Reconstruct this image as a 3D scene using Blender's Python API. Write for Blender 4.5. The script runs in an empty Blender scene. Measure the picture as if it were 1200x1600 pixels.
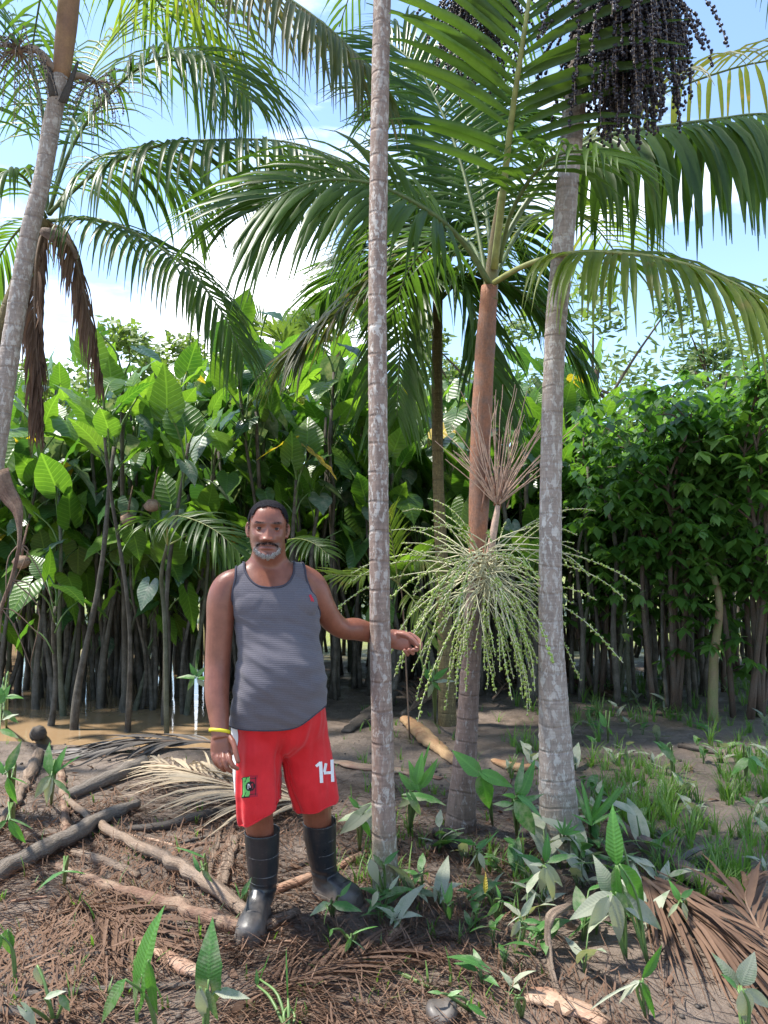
import bpy, bmesh, math, random
import numpy as np
from mathutils import Vector, Matrix, noise, Quaternion
from mathutils.bvhtree import BVHTree

random.seed(7)
R = math.radians
V = Vector
scene = bpy.context.scene
COL = scene.collection

# ------------------------------------------------------------------ camera
CAM_H = 1.5
PITCH = math.atan(69 / 1200)
cam_d = bpy.data.cameras.new('camera')
cam = bpy.data.objects.new('camera', cam_d)
COL.objects.link(cam)
cam.location = (0, 0, CAM_H)
cam.rotation_euler = (R(90) + PITCH, 0, 0)
cam_d.sensor_fit = 'VERTICAL'
cam_d.sensor_height = 36
cam_d.lens = 27
cam_d.clip_start = 0.05
cam_d.clip_end = 800
scene.camera = cam

# ------------------------------------------------------------------ world, sun, exposure
SUN_EL, SUN_AZ = 63, -84          # azimuth measured from +Y towards +X, the direction the sun stands in
SUN_POWER, SKY_POWER, EXPOSURE = 2.6, 0.096, 2.0
w = bpy.data.worlds.new('World'); scene.world = w
w.use_nodes = True
nt = w.node_tree; nt.nodes.clear()
def wn(t, **k):
    n = nt.nodes.new(t)
    for a, b in k.items(): setattr(n, a, b)
    return n
sky = wn('ShaderNodeTexSky', sky_type='NISHITA', sun_disc=False)
sky.sun_elevation = R(SUN_EL); sky.sun_rotation = R(SUN_AZ)
sky.altitude = 10; sky.air_density = 1.0; sky.dust_density = 0.25; sky.ozone_density = 1.6
tc = wn('ShaderNodeTexCoord')
mp = wn('ShaderNodeMapping'); mp.inputs['Scale'].default_value = (1.0, 1.0, 2.4); mp.inputs['Location'].default_value = (0.35, 0.1, 0.2)
nz = wn('ShaderNodeTexNoise'); nz.inputs['Scale'].default_value = 2.3; nz.inputs['Detail'].default_value = 9; nz.inputs['Roughness'].default_value = 0.55
nz.inputs['Distortion'].default_value = 0.25
cr = wn('ShaderNodeValToRGB'); cr.color_ramp.elements[0].position = 0.55; cr.color_ramp.elements[1].position = 0.76
# a large bright cumulus low beyond the thicket
dist = wn('ShaderNodeVectorMath', operation='DISTANCE'); dist.inputs[1].default_value = V((-0.16, 0.95, 0.27)).normalized()
nz2 = wn('ShaderNodeTexNoise'); nz2.inputs['Scale'].default_value = 7; nz2.inputs['Detail'].default_value = 8
dd = wn('ShaderNodeMath', operation='MULTIPLY_ADD'); dd.inputs[1].default_value = 0.26; 
mr = wn('ShaderNodeMapRange'); mr.inputs['From Min'].default_value = 0.31; mr.inputs['From Max'].default_value = 0.2
mx_ = wn('ShaderNodeMath', operation='MAXIMUM')
mc = wn('ShaderNodeMixRGB'); mc.inputs['Color2'].default_value = (8.6, 8.8, 9.2, 1)
mc0 = wn('ShaderNodeMixRGB', blend_type='MULTIPLY'); mc0.inputs['Fac'].default_value = 1; mc0.inputs['Color2'].default_value = (1.0, 1.0, 0.99, 1)
bg = wn('ShaderNodeBackground'); bg.inputs['Strength'].default_value = SKY_POWER
out = wn('ShaderNodeOutputWorld')
L = nt.links.new
L(tc.outputs['Generated'], mp.inputs[0]); L(mp.outputs[0], nz.inputs['Vector']); L(nz.outputs['Fac'], cr.inputs[0])
L(tc.outputs['Generated'], dist.inputs[0]); L(tc.outputs['Generated'], nz2.inputs['Vector'])
L(nz2.outputs['Fac'], dd.inputs[0]); L(dist.outputs['Value'], dd.inputs[2]); L(dd.outputs[0], mr.inputs['Value'])
L(cr.outputs[0], mx_.inputs[0]); L(mr.outputs[0], mx_.inputs[1])
L(mx_.outputs[0], mc.inputs['Fac']); L(sky.outputs[0], mc0.inputs['Color1']); L(mc0.outputs[0], mc.inputs['Color1'])
L(mc.outputs[0], bg.inputs['Color']); L(bg.outputs[0], out.inputs['Surface'])

sun_d = bpy.data.lights.new('sun', 'SUN'); sun_d.energy = SUN_POWER; sun_d.angle = R(4); sun_d.color = (1, 0.95, 0.86)
sun = bpy.data.objects.new('sun', sun_d); COL.objects.link(sun)
sdir = V((math.sin(R(SUN_AZ)) * math.cos(R(SUN_EL)), math.cos(R(SUN_AZ)) * math.cos(R(SUN_EL)), math.sin(R(SUN_EL))))
sun.rotation_euler = sdir.to_track_quat('Z', 'Y').to_euler()
sun.location = sdir * 30
scene.view_settings.view_transform = 'Standard'
scene.view_settings.look = 'None'
scene.view_settings.exposure = EXPOSURE
scene.view_settings.gamma = 1
scene.view_settings.use_curve_mapping = False
scene.render.engine = 'CYCLES'
cy = scene.cycles
cy.max_bounces = 8; cy.diffuse_bounces = 4; cy.glossy_bounces = 2; cy.transmission_bounces = 6; cy.transparent_max_bounces = 4
cy.use_denoising = True
cy.sample_clamp_indirect = 6
try: cy.denoiser = 'OPENIMAGEDENOISE'
except Exception: pass

# ------------------------------------------------------------------ places: photograph point + distance -> world
_f = V((0, math.cos(PITCH), math.sin(PITCH))); _u = V((0, -math.sin(PITCH), math.cos(PITCH)))
def ray(px, py):
    return _f + V((1, 0, 0)) * ((px - 600) / 1200) + _u * ((800 - py) / 1200)
def P(px, py, Y):
    d = ray(px, py); return V((0, 0, CAM_H)) + d * (Y / d.y)
def sstep(a, b, x):
    t = min(1, max(0, (x - a) / (b - a))); return t * t * (3 - 2 * t)
FLAT = [(-0.51, 3.18, 0.28), (-0.21, 3.42, 0.2)]
MOUND = [(0.008, 3.44, 0.13, 0.06), (0.91, 3.92, 0.2, 0.05), (0.43, 4.3, 0.2, 0.05), (-0.3, 2.6, 0.35, 0.03)]
WATER_Z = -0.075
def ground(x, y):
    n = 0.030 * noise.noise(V((x * .8, y * .8, 3.1))) + 0.016 * noise.noise(V((x * 2.7, y * 2.7, 1.7))) + 0.012 * noise.noise(V((x * 7, y * 7, 8.3)))
    n += 0.006 * noise.noise(V((x * 19, y * 19, 4.4)))
    for fx, fy, r in FLAT:
        n *= 1 - math.exp(-((x - fx) ** 2 + (y - fy) ** 2) / (r * r))
    for mx, my, r, hh in MOUND:
        n += hh * math.exp(-((x - mx) ** 2 + (y - my) ** 2) / (r * r))
    wob = 0.5 * noise.noise(V((x * .7, y * .7, 11)))
    e = sstep(-0.9, -1.9, x + 0.25 * (y - 7.5) + wob * .5) * sstep(6.0, 7.1, y + wob) * (1 - sstep(14, 22, y))
    n -= 0.2 * e
    n += 0.5 * sstep(16, 40, y)
    return n
def G(px, py, lift=0.0):
    d = ray(px, py); z = 0.0
    for _ in range(6):
        t = (z + lift - CAM_H) / d.z
        p = V((0, 0, CAM_H)) + d * t
        z = ground(p.x, p.y)
    return V((p.x, p.y, z + lift))

# ------------------------------------------------------------------ mesh helpers
class MB:
    def __init__(s): s.v = []; s.f = []; s.m = []; s.uv = []
    def add(s, vs, fs, uvs=None, m=0):
        o = len(s.v)
        s.v += [tuple(q) for q in vs]
        s.uv += list(uvs) if uvs else [(0.0, 0.0)] * len(vs)
        s.f += [tuple(i + o for i in f) for f in fs]
        s.m += [m] * len(fs)
    def mesh(s, name, mats, origin=None, smooth=True):
        me = bpy.data.meshes.new(name)
        vs = s.v
        if origin is not None:
            ox, oy, oz = origin; vs = [(a - ox, b - oy, c - oz) for a, b, c in s.v]
        me.from_pydata(vs, [], s.f)
        for m in (mats if isinstance(mats, (list, tuple)) else [mats]): me.materials.append(m)
        if s.f:
            if any(s.m): me.polygons.foreach_set('material_index', s.m)
            me.polygons.foreach_set('use_smooth', [smooth] * len(s.f))
            ul = me.uv_layers.new(name='UVMap')
            idx = np.empty(len(me.loops), dtype=np.int32); me.loops.foreach_get('vertex_index', idx)
            ul.data.foreach_set('uv', np.asarray(s.uv, dtype=np.float32)[idx].ravel())
        me.update()
        return me
WLD = {}
def link(name, data, parent=None, origin=(0, 0, 0), label=None, cat=None, group=None, kind=None):
    o = bpy.data.objects.new(name, data); COL.objects.link(o)
    origin = V(origin); WLD[o.name] = origin
    if parent is not None:
        o.parent = parent; o.location = origin - WLD[parent.name]
    else: o.location = origin
    tag(o, label, cat, group, kind)
    return o
def tag(o, label=None, cat=None, group=None, kind=None):
    if label: o['label'] = label
    if cat: o['category'] = cat
    if group: o['group'] = group
    if kind: o['kind'] = kind
    return o
def empty(name, loc, label=None, cat=None, group=None):
    o = link(name, None, None, loc, label, cat, group); o.empty_display_size = 0.1
    return o
def obj(name, mb, mats, parent=None, origin=None, smooth=True, **k):
    if origin is None: origin = WLD[parent.name] if parent is not None else V((0, 0, 0))
    return link(name, mb.mesh(name, mats, origin, smooth), parent, origin, **k)

def catmull(pts, n):
    """resample a list of equal-length tuples with a Catmull-Rom spline"""
    pts = [tuple(p) for p in pts]; k = len(pts); res = []
    for i in range(n):
        t = i / (n - 1) * (k - 1); a = min(int(t), k - 2); f = t - a
        p1, p2 = pts[a], pts[a + 1]
        p0 = pts[a - 1] if a > 0 else tuple(2 * x - y for x, y in zip(p1, p2))
        p3 = pts[a + 2] if a + 2 < k else tuple(2 * y - x for x, y in zip(p1, p2))
        res.append(tuple(0.5 * (2 * b + (c - a_) * f + (2 * a_ - 5 * b + 4 * c - d) * f * f + (3 * b - a_ - 3 * c + d) * f ** 3)
                         for a_, b, c, d in zip(p0, p1, p2, p3)))
    return res
def frames(pts, ref=None):
    pts = [V(p) for p in pts]; n = len(pts); T = []
    for i in range(n):
        d = pts[min(i + 1, n - 1)] - pts[max(i - 1, 0)]
        T.append(d.normalized() if d.length > 1e-9 else V((0, 0, 1)))
    r = V(ref) if ref is not None else (V((0, -1, 0)) if abs(T[0].y) < .8 else V((1, 0, 0)))
    out_ = []
    for t in T:
        r = r - t * r.dot(t)
        if r.length < 1e-6: r = t.orthogonal()
        r.normalize(); out_.append((t, r.copy(), t.cross(r)))
    return out_
def tube(mb, pts, rad, n=8, ref=None, caps=True, m=0, jit=0.0, ell=1.0, seed=0, vscale=1.0):
    """rad: number, list of numbers, or list of (r along ref, r across)"""
    k = len(pts); fr = frames(pts, ref); vs = []; fs = []; uv = []
    ln = 0
    for i in range(k):
        r = rad[i] if isinstance(rad, (list, tuple)) else rad
        ra, rb = r if isinstance(r, (list, tuple)) else (r, r * ell)
        t, a, b = fr[i]; p = V(pts[i])
        if i: ln += (p - V(pts[i - 1])).length
        for j in range(n):
            th = 2 * math.pi * j / n
            q = 1.0
            if jit: q += jit * noise.noise(V((math.cos(th) * 1.3 + seed * 7.1, math.sin(th) * 1.3, ln * 6 + seed)))
            vs.append(p + a * (math.cos(th) * ra * q) + b * (math.sin(th) * rb * q)); uv.append((j / n, ln * vscale))
    for i in range(k - 1):
        for j in range(n):
            fs.append((i * n + j, i * n + (j + 1) % n, (i + 1) * n + (j + 1) % n, (i + 1) * n + j))
    if caps:
        fs.append(tuple(range(n - 1, -1, -1))); fs.append(tuple((k - 1) * n + j for j in range(n)))
    mb.add(vs, fs, uv, m)
def ico(mb, c, r, sub=1, m=0, sc=(1, 1, 1)):
    key = sub
    if key not in ico.cache:
        b = bmesh.new(); bmesh.ops.create_icosphere(b, subdivisions=sub, radius=1)
        ico.cache[key] = ([v.co.copy() for v in b.verts], [tuple(v.index for v in f.verts) for f in b.faces]); b.free()
    vs, fs = ico.cache[key]
    c = V(c)
    mb.add([(c.x + v.x * r * sc[0], c.y + v.y * r * sc[1], c.z + v.z * r * sc[2]) for v in vs], fs, None, m)
ico.cache = {}

# ------------------------------------------------------------------ materials
class NT:
    def __init__(s, name):
        s.m = bpy.data.materials.new(name); s.m.use_nodes = True
        s.t = s.m.node_tree; s.t.nodes.clear()
        s.out = s.n('ShaderNodeOutputMaterial')
    def n(s, typ, ins=None, **k):
        nd = s.t.nodes.new(typ)
        for a, b in k.items(): setattr(nd, a, b)
        for a, b in (ins or {}).items(): s.set(nd.inputs[a], b)
        return nd
    def set(s, sock, b):
        if isinstance(b, bpy.types.NodeSocket): s.t.links.new(b, sock)
        elif isinstance(b, (tuple, list)) and len(b) == 3 and sock.type == 'RGBA': sock.default_value = (*b, 1)
        else: sock.default_value = b
    def noise(s, vec, scale, detail=4, rough=.55, dist=0.0, out_='Fac'):
        return s.n('ShaderNodeTexNoise', {'Vector': vec, 'Scale': scale, 'Detail': detail, 'Roughness': rough, 'Distortion': dist}).outputs[out_]
    def ramp(s, fac, stops):
        r = s.n('ShaderNodeValToRGB', {'Fac': fac}); e = r.color_ramp.elements
        while len(e) < len(stops): e.new(0.5)
        for i, (p, c) in enumerate(stops):
            e[i].position = p; e[i].color = (*c, 1) if isinstance(c, tuple) else (c, c, c, 1)
        return r.outputs[0]
    def mix(s, f, a, b, bl='MIX'):
        return s.n('ShaderNodeMixRGB', {'Fac': f, 'Color1': a, 'Color2': b}, blend_type=bl).outputs[0]
    def math(s, op, a, b=0.0, c=0.0):
        return s.n('ShaderNodeMath', {0: a, 1: b, 2: c}, operation=op).outputs[0]
    def bump(s, hgt, strength=.3, dist_=.01):
        return s.n('ShaderNodeBump', {'Height': hgt, 'Strength': strength, 'Distance': dist_}).outputs[0]
    def bsdf(s, **k):
        b = s.n('ShaderNodeBsdfPrincipled')
        names = {'col': 'Base Color', 'rough': 'Roughness', 'spec': 'Specular IOR Level', 'nrm': 'Normal', 'metal': 'Metallic',
                 'sss': 'Subsurface Weight', 'coat': 'Coat Weight', 'alpha': 'Alpha', 'sheen': 'Sheen Weight', 'trans': 'Transmission Weight', 'ior': 'IOR'}
        for a, v in k.items(): s.set(b.inputs[names[a]], v)
        return b
    def end(s, sh): s.t.links.new(sh.outputs[0] if hasattr(sh, 'outputs') else sh, s.out.inputs['Surface']); return s.m

def m_leaf(name, c1, c2, trans=.35, rough=.45, spec=.4, veins=0, vcol=None, mud=0.0, mudcol=(.34, .36, .31), back=None, vk=.55, tint=None, vs=.55, vb=.5):
    s = NT(name)
    oi = s.n('ShaderNodeObjectInfo'); t = s.n('ShaderNodeTexCoord'); geo = s.n('ShaderNodeNewGeometry')
    pos = geo.outputs['Position']
    nz_ = s.noise(pos, 2.3, 2)
    f = s.math('ADD', s.math('MULTIPLY', oi.outputs['Random'], .62), s.math('MULTIPLY_ADD', nz_, .9, -.28))
    col = s.mix(f, c1, c2)
    fine = s.noise(t.outputs['Object'], 38, 5)
    col = s.mix(.35, col, s.ramp(fine, [(.3, .55), (.7, 1.0)]), 'MULTIPLY')
    nrm = None
    if veins:
        sx = s.n('ShaderNodeSeparateXYZ', {0: t.outputs['UV']})
        au = s.math('ABSOLUTE', sx.outputs[0])
        ph = s.math('FRACT', s.math('MULTIPLY', s.math('SUBTRACT', sx.outputs[1], s.math('MULTIPLY', au, vk)), float(veins)))
        d = s.math('ABSOLUTE', s.math('SUBTRACT', ph, .5))
        line = s.n('ShaderNodeMapRange', {'Value': d, 'From Min': .09, 'From Max': .0, 'To Min': 0., 'To Max': 1.}).outputs[0]
        mid = s.n('ShaderNodeMapRange', {'Value': au, 'From Min': .03, 'From Max': .01, 'To Min': 0., 'To Max': 1.}).outputs[0]
        lm = s.math('MAXIMUM', line, mid)
        col = s.mix(s.math('MULTIPLY', lm, vs), col, vcol or tuple(min(1, x * 2.2 + .02) for x in c2))
        nrm = s.bump(s.math('SUBTRACT', s.math('MULTIPLY', d, 1.6), lm), vb, .01)
    if tint:   # withered tips and patches
        tn = s.noise(pos, 6, 3)
        col = s.mix(s.ramp(tn, [(.56, 0.), (.72, .8)]), col, tint)
    if mud:
        mn = s.noise(t.outputs['Object'], 9, 5, .65)
        mf = s.ramp(mn, [(.62 - mud * .45, 0.), (.75 - mud * .35, 1.)])
        col = s.mix(s.math('MULTIPLY', mf, .88), col, mudcol)
    k = dict(col=col, rough=rough, spec=spec)
    if nrm: k['nrm'] = nrm
    b = s.bsdf(**k)
    tr = s.n('ShaderNodeBsdfTranslucent', {'Color': s.mix(1., col, back or (1.6, 1.7, .7), 'MULTIPLY')})
    mx = s.n('ShaderNodeMixShader', {0: trans, 1: b.outputs[0], 2: tr.outputs[0]})
    return s.end(mx)

def m_wood(name, c1, c2, c3, sc=1.0, rough=.8, grain=1.0, bump=.5, axis_uv=True, spec=.25):
    """fibrous wood or bark: streaks run along the tube (uv.y)"""
    s = NT(name); t = s.n('ShaderNodeTexCoord')
    mpp = s.n('ShaderNodeMapping', {'Vector': t.outputs['UV'], 'Scale': (14 * sc, 5 * sc, 1)})
    st = s.noise(mpp.outputs[0], 2.0, 6, .65, .4)
    blot = s.noise(t.outputs['Object'], 7 * sc, 5, .6)
    fine = s.noise(t.outputs['Object'], 90, 4, .6)
    col = s.mix(s.ramp(st, [(.3, 0.), (.7, 1.)]), c1, c2)
    col = s.mix(s.ramp(blot, [(.42, 0.), (.66, 1.)]), col, c3)
    col = s.mix(.6 * grain, col, s.ramp(fine, [(.3, .45), (.65, 1.)]), 'MULTIPLY')
    hh = s.math('ADD', s.math('MULTIPLY', st, 1.0), s.math('MULTIPLY', fine, .5))
    return s.end(s.bsdf(col=col, rough=rough, spec=spec, nrm=s.bump(hh, bump, .012)))

def m_palm(name, base, dark, lichen, amount=.5, moss=0.0, sheen=.3):
    """grey palm trunk with ring scars, vertical cracks and pale lichen patches"""
    s = NT(name); t = s.n('ShaderNodeTexCoord'); pos = t.outputs['Object']
    stv = s.n('ShaderNodeMapping', {'Vector': pos, 'Scale': (1, 1, .18)}).outputs[0]
    patch_v = s.n('ShaderNodeMapping', {'Vector': pos, 'Scale': (1, 1, .45)}).outputs[0]
    streak = s.noise(stv, 60, 5, .65)
    blot = s.noise(pos, 9, 5, .6)
    pat = s.noise(patch_v, 44, 5, .65, .5)
    pat2 = s.noise(patch_v, 75, 3, .6)
    big = s.noise(pos, 2.2, 3)
    col = s.mix(s.ramp(streak, [(.35, 0.), (.68, 1.)]), dark, base)
    col = s.mix(s.ramp(blot, [(.42, 0.), (.7, .5)]), col, tuple(x * .55 for x in base))
    pf = s.math('MAXIMUM', s.ramp(pat, [(.60 - .16 * amount, 0.), (.66 - .16 * amount, 1.)]), s.ramp(pat2, [(.62, 0.), (.68, .8)]))
    pf = s.math('MULTIPLY', pf, s.ramp(big, [(.3, .35), (.6, 1.)]))
    col = s.mix(s.math('MULTIPLY', pf, .8), col, lichen)
    sep = s.n('ShaderNodeSeparateXYZ', {0: t.outputs['UV']})
    if moss:
        sz = s.n('ShaderNodeSeparateXYZ', {0: pos})
        mf = s.n('ShaderNodeMapRange', {'Value': s.math('ADD', sz.outputs[2], s.math('MULTIPLY', blot, .3)), 'From Min': .5, 'From Max': .25, 'To Min': 0., 'To Max': moss}).outputs[0]
        col = s.mix(mf, col, (.12, .15, .07))
    stn = s.n('ShaderNodeMapping', {'Vector': pos, 'Scale': (.10, .10, 1)}).outputs[0]
    stri = s.noise(stn, 95, 4, .6)
    col = s.mix(.5, col, s.ramp(stri, [(.34, .55), (.56, 1.)]), 'MULTIPLY')
    vv = s.math('MULTIPLY_ADD', s.noise(pos, 3.1, 2), .55, s.math('MULTIPLY', sep.outputs[1], 7.6))
    rg_ = s.math('ABSOLUTE', s.math('SUBTRACT', s.math('FRACT', vv), .5))
    ringm = s.n('ShaderNodeMapRange', {'Value': rg_, 'From Min': .07, 'From Max': .015, 'To Min': 0., 'To Max': 1.}).outputs[0]
    col = s.mix(s.math('MULTIPLY', s.math('MULTIPLY', ringm, .42), s.ramp(s.noise(pos, 21, 3), [(.38, .1), (.62, 1.)])), col, tuple(x * .6 for x in dark))
    hh = s.math('SUBTRACT', s.math('ADD', streak, s.math('MULTIPLY', pf, .5)), s.math('MULTIPLY', ringm, .8))
    return s.end(s.bsdf(col=col, rough=.78, spec=sheen, nrm=s.bump(hh, .55, .008)))

def m_plain(name, c, rough=.6, spec=.4, var=.25, sc=30, bump=0.0, **k):
    s = NT(name); t = s.n('ShaderNodeTexCoord')
    nz_ = s.noise(t.outputs['Object'], sc, 5, .6)
    col = s.mix(s.ramp(nz_, [(.3, 0.), (.7, 1.)]), tuple(x * (1 - var) for x in c), tuple(min(1, x * (1 + var)) for x in c))
    kk = dict(col=col, rough=rough, spec=spec, **k)
    if bump: kk['nrm'] = s.bump(nz_, bump, .006)
    return s.end(s.bsdf(**kk))

M = {}
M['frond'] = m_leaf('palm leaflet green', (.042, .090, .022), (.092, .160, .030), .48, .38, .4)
M['frond_lit'] = m_leaf('palm leaflet backlit yellow green', (.10, .17, .028), (.20, .25, .045), .55, .4, .35, tint=(.22, .17, .05))  # lit copy of the frond: backlight put into a brighter leaflet colour
M['frond_old'] = m_leaf('palm leaflet yellowing', (.06, .10, .035), (.14, .13, .05), .42, .45, .35, tint=(.24, .15, .07))
M['frond_far'] = m_leaf('palm leaflet far', (.05, .10, .02), (.10, .18, .03), .48, .42, .4)
M['frond_dead'] = m_leaf('palm leaflet dead brown', (.10, .062, .045), (.20, .125, .085), .2, .8, .15, back=(1.1, .9, .7))
M['frond_pale'] = m_leaf('palm leaflet dry pale', (.34, .27, .19), (.50, .41, .29), .2, .75, .2, back=(1.1, .95, .75))
M['frond_grey'] = m_leaf('palm leaflet wet grey', (.07, .06, .055), (.16, .14, .125), .05, .55, .35, back=(1, .95, .9))
M['rachis'] = m_plain('rachis green', (.11, .15, .05), .5, .4, .3, 20)
M['rachis_yellow'] = m_plain('rachis yellow green', (.24, .25, .08), .5, .4, .3, 20)
M['rachis_dead'] = m_plain('rachis brown', (.17, .11, .075), .7, .3, .3, 20)
M['arum'] = m_leaf('arum leaf', (.030, .10, .018), (.17, .29, .04), .48, .30, .5, veins=8, vs=.2, vb=.3)
M['arum_dark'] = m_leaf('arum leaf deep green', (.026, .080, .026), (.07, .15, .04), .36, .28, .6, veins=8, vs=.18, vb=.3)
M['arum_pale'] = m_leaf('arum leaf dusty', (.07, .13, .085), (.14, .20, .14), .22, .38, .5, veins=8, vs=.15, vb=.25, mud=.3, mudcol=(.27, .29, .24))
M['arum_yellow'] = m_leaf('arum leaf withered yellow', (.42, .30, .03), (.5, .36, .05), .4, .5, .3, veins=8, tint=(.2, .1, .04))
M['arum_near'] = m_leaf('arrowhead leaf fresh', (.055, .17, .028), (.10, .26, .045), .38, .36, .5, veins=15, mud=.12, mudcol=(.2, .24, .14), vs=.12, vb=.14)
M['arum_mud'] = m_leaf('arrowhead leaf muddy', (.05, .14, .04), (.08, .19, .06), .22, .55, .35, veins=15, mud=.72, mudcol=(.34, .345, .27), vs=.12, vb=.12)
M['arum_half'] = m_leaf('arrowhead leaf half muddy', (.045, .14, .032), (.085, .21, .05), .3, .45, .42, veins=15, mud=.36, mudcol=(.28, .29, .20), vs=.12, vb=.12)
M['shrub'] = m_leaf('shrub leaf', (.045, .13, .028), (.15, .27, .055), .5, .36, .45)
M['shrub_lit'] = m_leaf('shrub leaf pale', (.09, .20, .035), (.15, .28, .06), .45, .38, .5)
M['tree_far'] = m_leaf('far tree leaf', (.09, .15, .04), (.16, .22, .06), .4, .5, .3)
M['tree_yellow'] = m_leaf('far tree leaf yellow', (.20, .25, .05), (.30, .32, .08), .45, .5, .3)
M['grass'] = m_leaf('grass blade', (.07, .17, .03), (.16, .29, .06), .4, .45, .4, mud=.10, mudcol=(.25, .24, .17))
M['litter'] = m_leaf('litter straw', (.12, .068, .045), (.36, .225, .15), .08, .75, .25, back=(1, .9, .8))
M['stalk'] = m_wood('arum stalk', (.045, .038, .030), (.10, .085, .065), (.16, .145, .12), 1.0, .7)
M['stalk_green'] = m_wood('arum stalk green', (.07, .08, .045), (.12, .12, .075), (.16, .16, .12), 1.0, .65)
M['petiole'] = m_plain('petiole', (.10, .17, .05), .45, .4, .3, 12)
M['trunk_pink'] = m_palm('palm bark rosy grey', (.36, .265, .215), (.23, .16, .13), (.60, .55, .50), .55, moss=.7)
M['trunk_grey'] = m_palm('palm bark pale grey', (.40, .325, .275), (.28, .215, .18), (.60, .55, .50), .55, moss=.25)
M['trunk_brown'] = m_palm('palm bark brown grey', (.26, .18, .15), (.14, .095, .08), (.40, .36, .34), .15, moss=.1)
M['trunk_far'] = m_palm('palm bark olive', (.20, .15, .07), (.12, .09, .045), (.34, .27, .12), .2)
M['sheath'] = m_wood('leaf sheath red brown', (.27, .11, .06), (.42, .20, .115), (.24, .15, .115), 1.3, .65, .9, .5)
M['sheath_grey'] = m_wood('leaf sheath grey brown', (.20, .14, .12), (.30, .22, .18), (.15, .10, .09), .8, .7)
M['crownshaft'] = m_wood('crownshaft olive', (.16, .17, .065), (.22, .20, .09), (.24, .16, .10), .7, .55, .6, .2)
M['shaft_orange'] = m_wood('crownshaft orange', (.30, .16, .08), (.38, .22, .11), (.24, .13, .08), .7, .6, .6, .2)
M['log_tan'] = m_wood('log tan', (.19, .125, .09), (.40, .30, .22), (.29, .22, .17), 1.3, .85, 1, 1.0)
M['log_grey'] = m_wood('log grey', (.13, .11, .095), (.30, .26, .22), (.20, .165, .135), 1.3, .85, 1, 1.0)
M['log_bark'] = m_wood('log bark brown', (.15, .085, .06), (.27, .16, .11), (.34, .24, .17), 1.2, .8, 1, .9)
M['log_dark'] = m_wood('log dark wet', (.05, .042, .036), (.12, .10, .085), (.08, .065, .055), 1, .6)
M['husk'] = m_wood('husk reddish', (.20, .095, .06), (.36, .20, .13), (.42, .30, .21), .8, .6, .7, .4, spec=.4)
M['husk_pale'] = m_wood('husk pale orange', (.42, .24, .12), (.58, .40, .22), (.36, .19, .10), .8, .6, .7, .4)
M['branch'] = m_wood('shrub branch', (.08, .055, .04), (.16, .105, .075), (.12, .10, .08), 1, .8)
M['strand'] = m_plain('fruit strand pale', (.54, .51, .33), .6, .3, .2, 40)
M['strand_dry'] = m_plain('fruit strand dry', (.46, .31, .23), .7, .3, .3, 40)
M['strand_grey'] = m_plain('fruit strand grey', (.27, .20, .15), .7, .3, .3, 40)
M['fruit_green'] = m_plain('fruit green', (.25, .33, .06), .4, .5, .35, 9)
M['fruit_dark'] = m_plain('fruit dark purple', (.030, .024, .034), .38, .5, .5, 9)

# ================================================================== the ground and the water
def make_ground():
    def axis(a0, a1, near, far, ratio, step):
        xs = list(np.arange(a0, a1, step)); s = step; x = a1
        while x < far: xs.append(x); s *= ratio; x += s
        xs.append(far); s = step; x = a0; lo = []
        while x > near: s *= ratio; x -= s; lo.append(x)
        return sorted(lo + xs)
    xs = axis(-2.2, 2.2, -150, 150, 1.07, .022)
    ys = axis(1.2, 5.6, -30, 220, 1.035, .022)
    nx, ny = len(xs), len(ys)
    vs = [(x, y, ground(x, y)) for y in ys for x in xs]
    fs = [(j * nx + i, j * nx + i + 1, (j + 1) * nx + i + 1, (j + 1) * nx + i) for j in range(ny - 1) for i in range(nx - 1)]
    mb = MB(); mb.add(vs, fs)
    s = NT('mud'); t = s.n('ShaderNodeTexCoord'); pos = t.outputs['Object']
    big = s.noise(pos, 1.1, 4); mid = s.noise(pos, 6, 6, .62); fine = s.noise(pos, 45, 6, .65); gr = s.noise(pos, 160, 3)
    vor = s.n('ShaderNodeTexVoronoi', {'Vector': pos, 'Scale': 28.0}, feature='SMOOTH_F1').outputs['Distance']
    col = s.mix(s.ramp(mid, [(.35, 0.), (.65, 1.)]), (.10, .073, .057), (.205, .155, .122))
    col = s.mix(s.ramp(big, [(.4, 0.), (.62, .7)]), col, (.235, .185, .150))
    col = s.mix(.55, col, s.ramp(fine, [(.3, .45), (.7, 1.0)]), 'MULTIPLY')
    sep = s.n('ShaderNodeSeparateXYZ', {0: pos})
    gfar = s.n('ShaderNodeMapRange', {'Value': s.math('ADD', sep.outputs[1], s.math('MULTIPLY', big, 3.)), 'From Min': 12., 'From Max': 15.}).outputs[0]
    col = s.mix(gfar, col, s.mix(mid, (.13, .17, .035), (.25, .26, .07)))
    rg = s.ramp(s.noise(pos, 3.5, 5, .6), [(.38, .28), (.62, .8)])
    hh = s.math('ADD', s.math('MULTIPLY', fine, .8), s.math('ADD', s.math('MULTIPLY', mid, 1.2), s.math('ADD', s.math('MULTIPLY', gr, .25), s.math('MULTIPLY', vor, .35))))
    s.end(s.bsdf(col=col, rough=rg, spec=.4, nrm=s.bump(hh, .9, .025)))
    obj('ground', mb, s.m, kind='structure')
make_ground()

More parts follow.
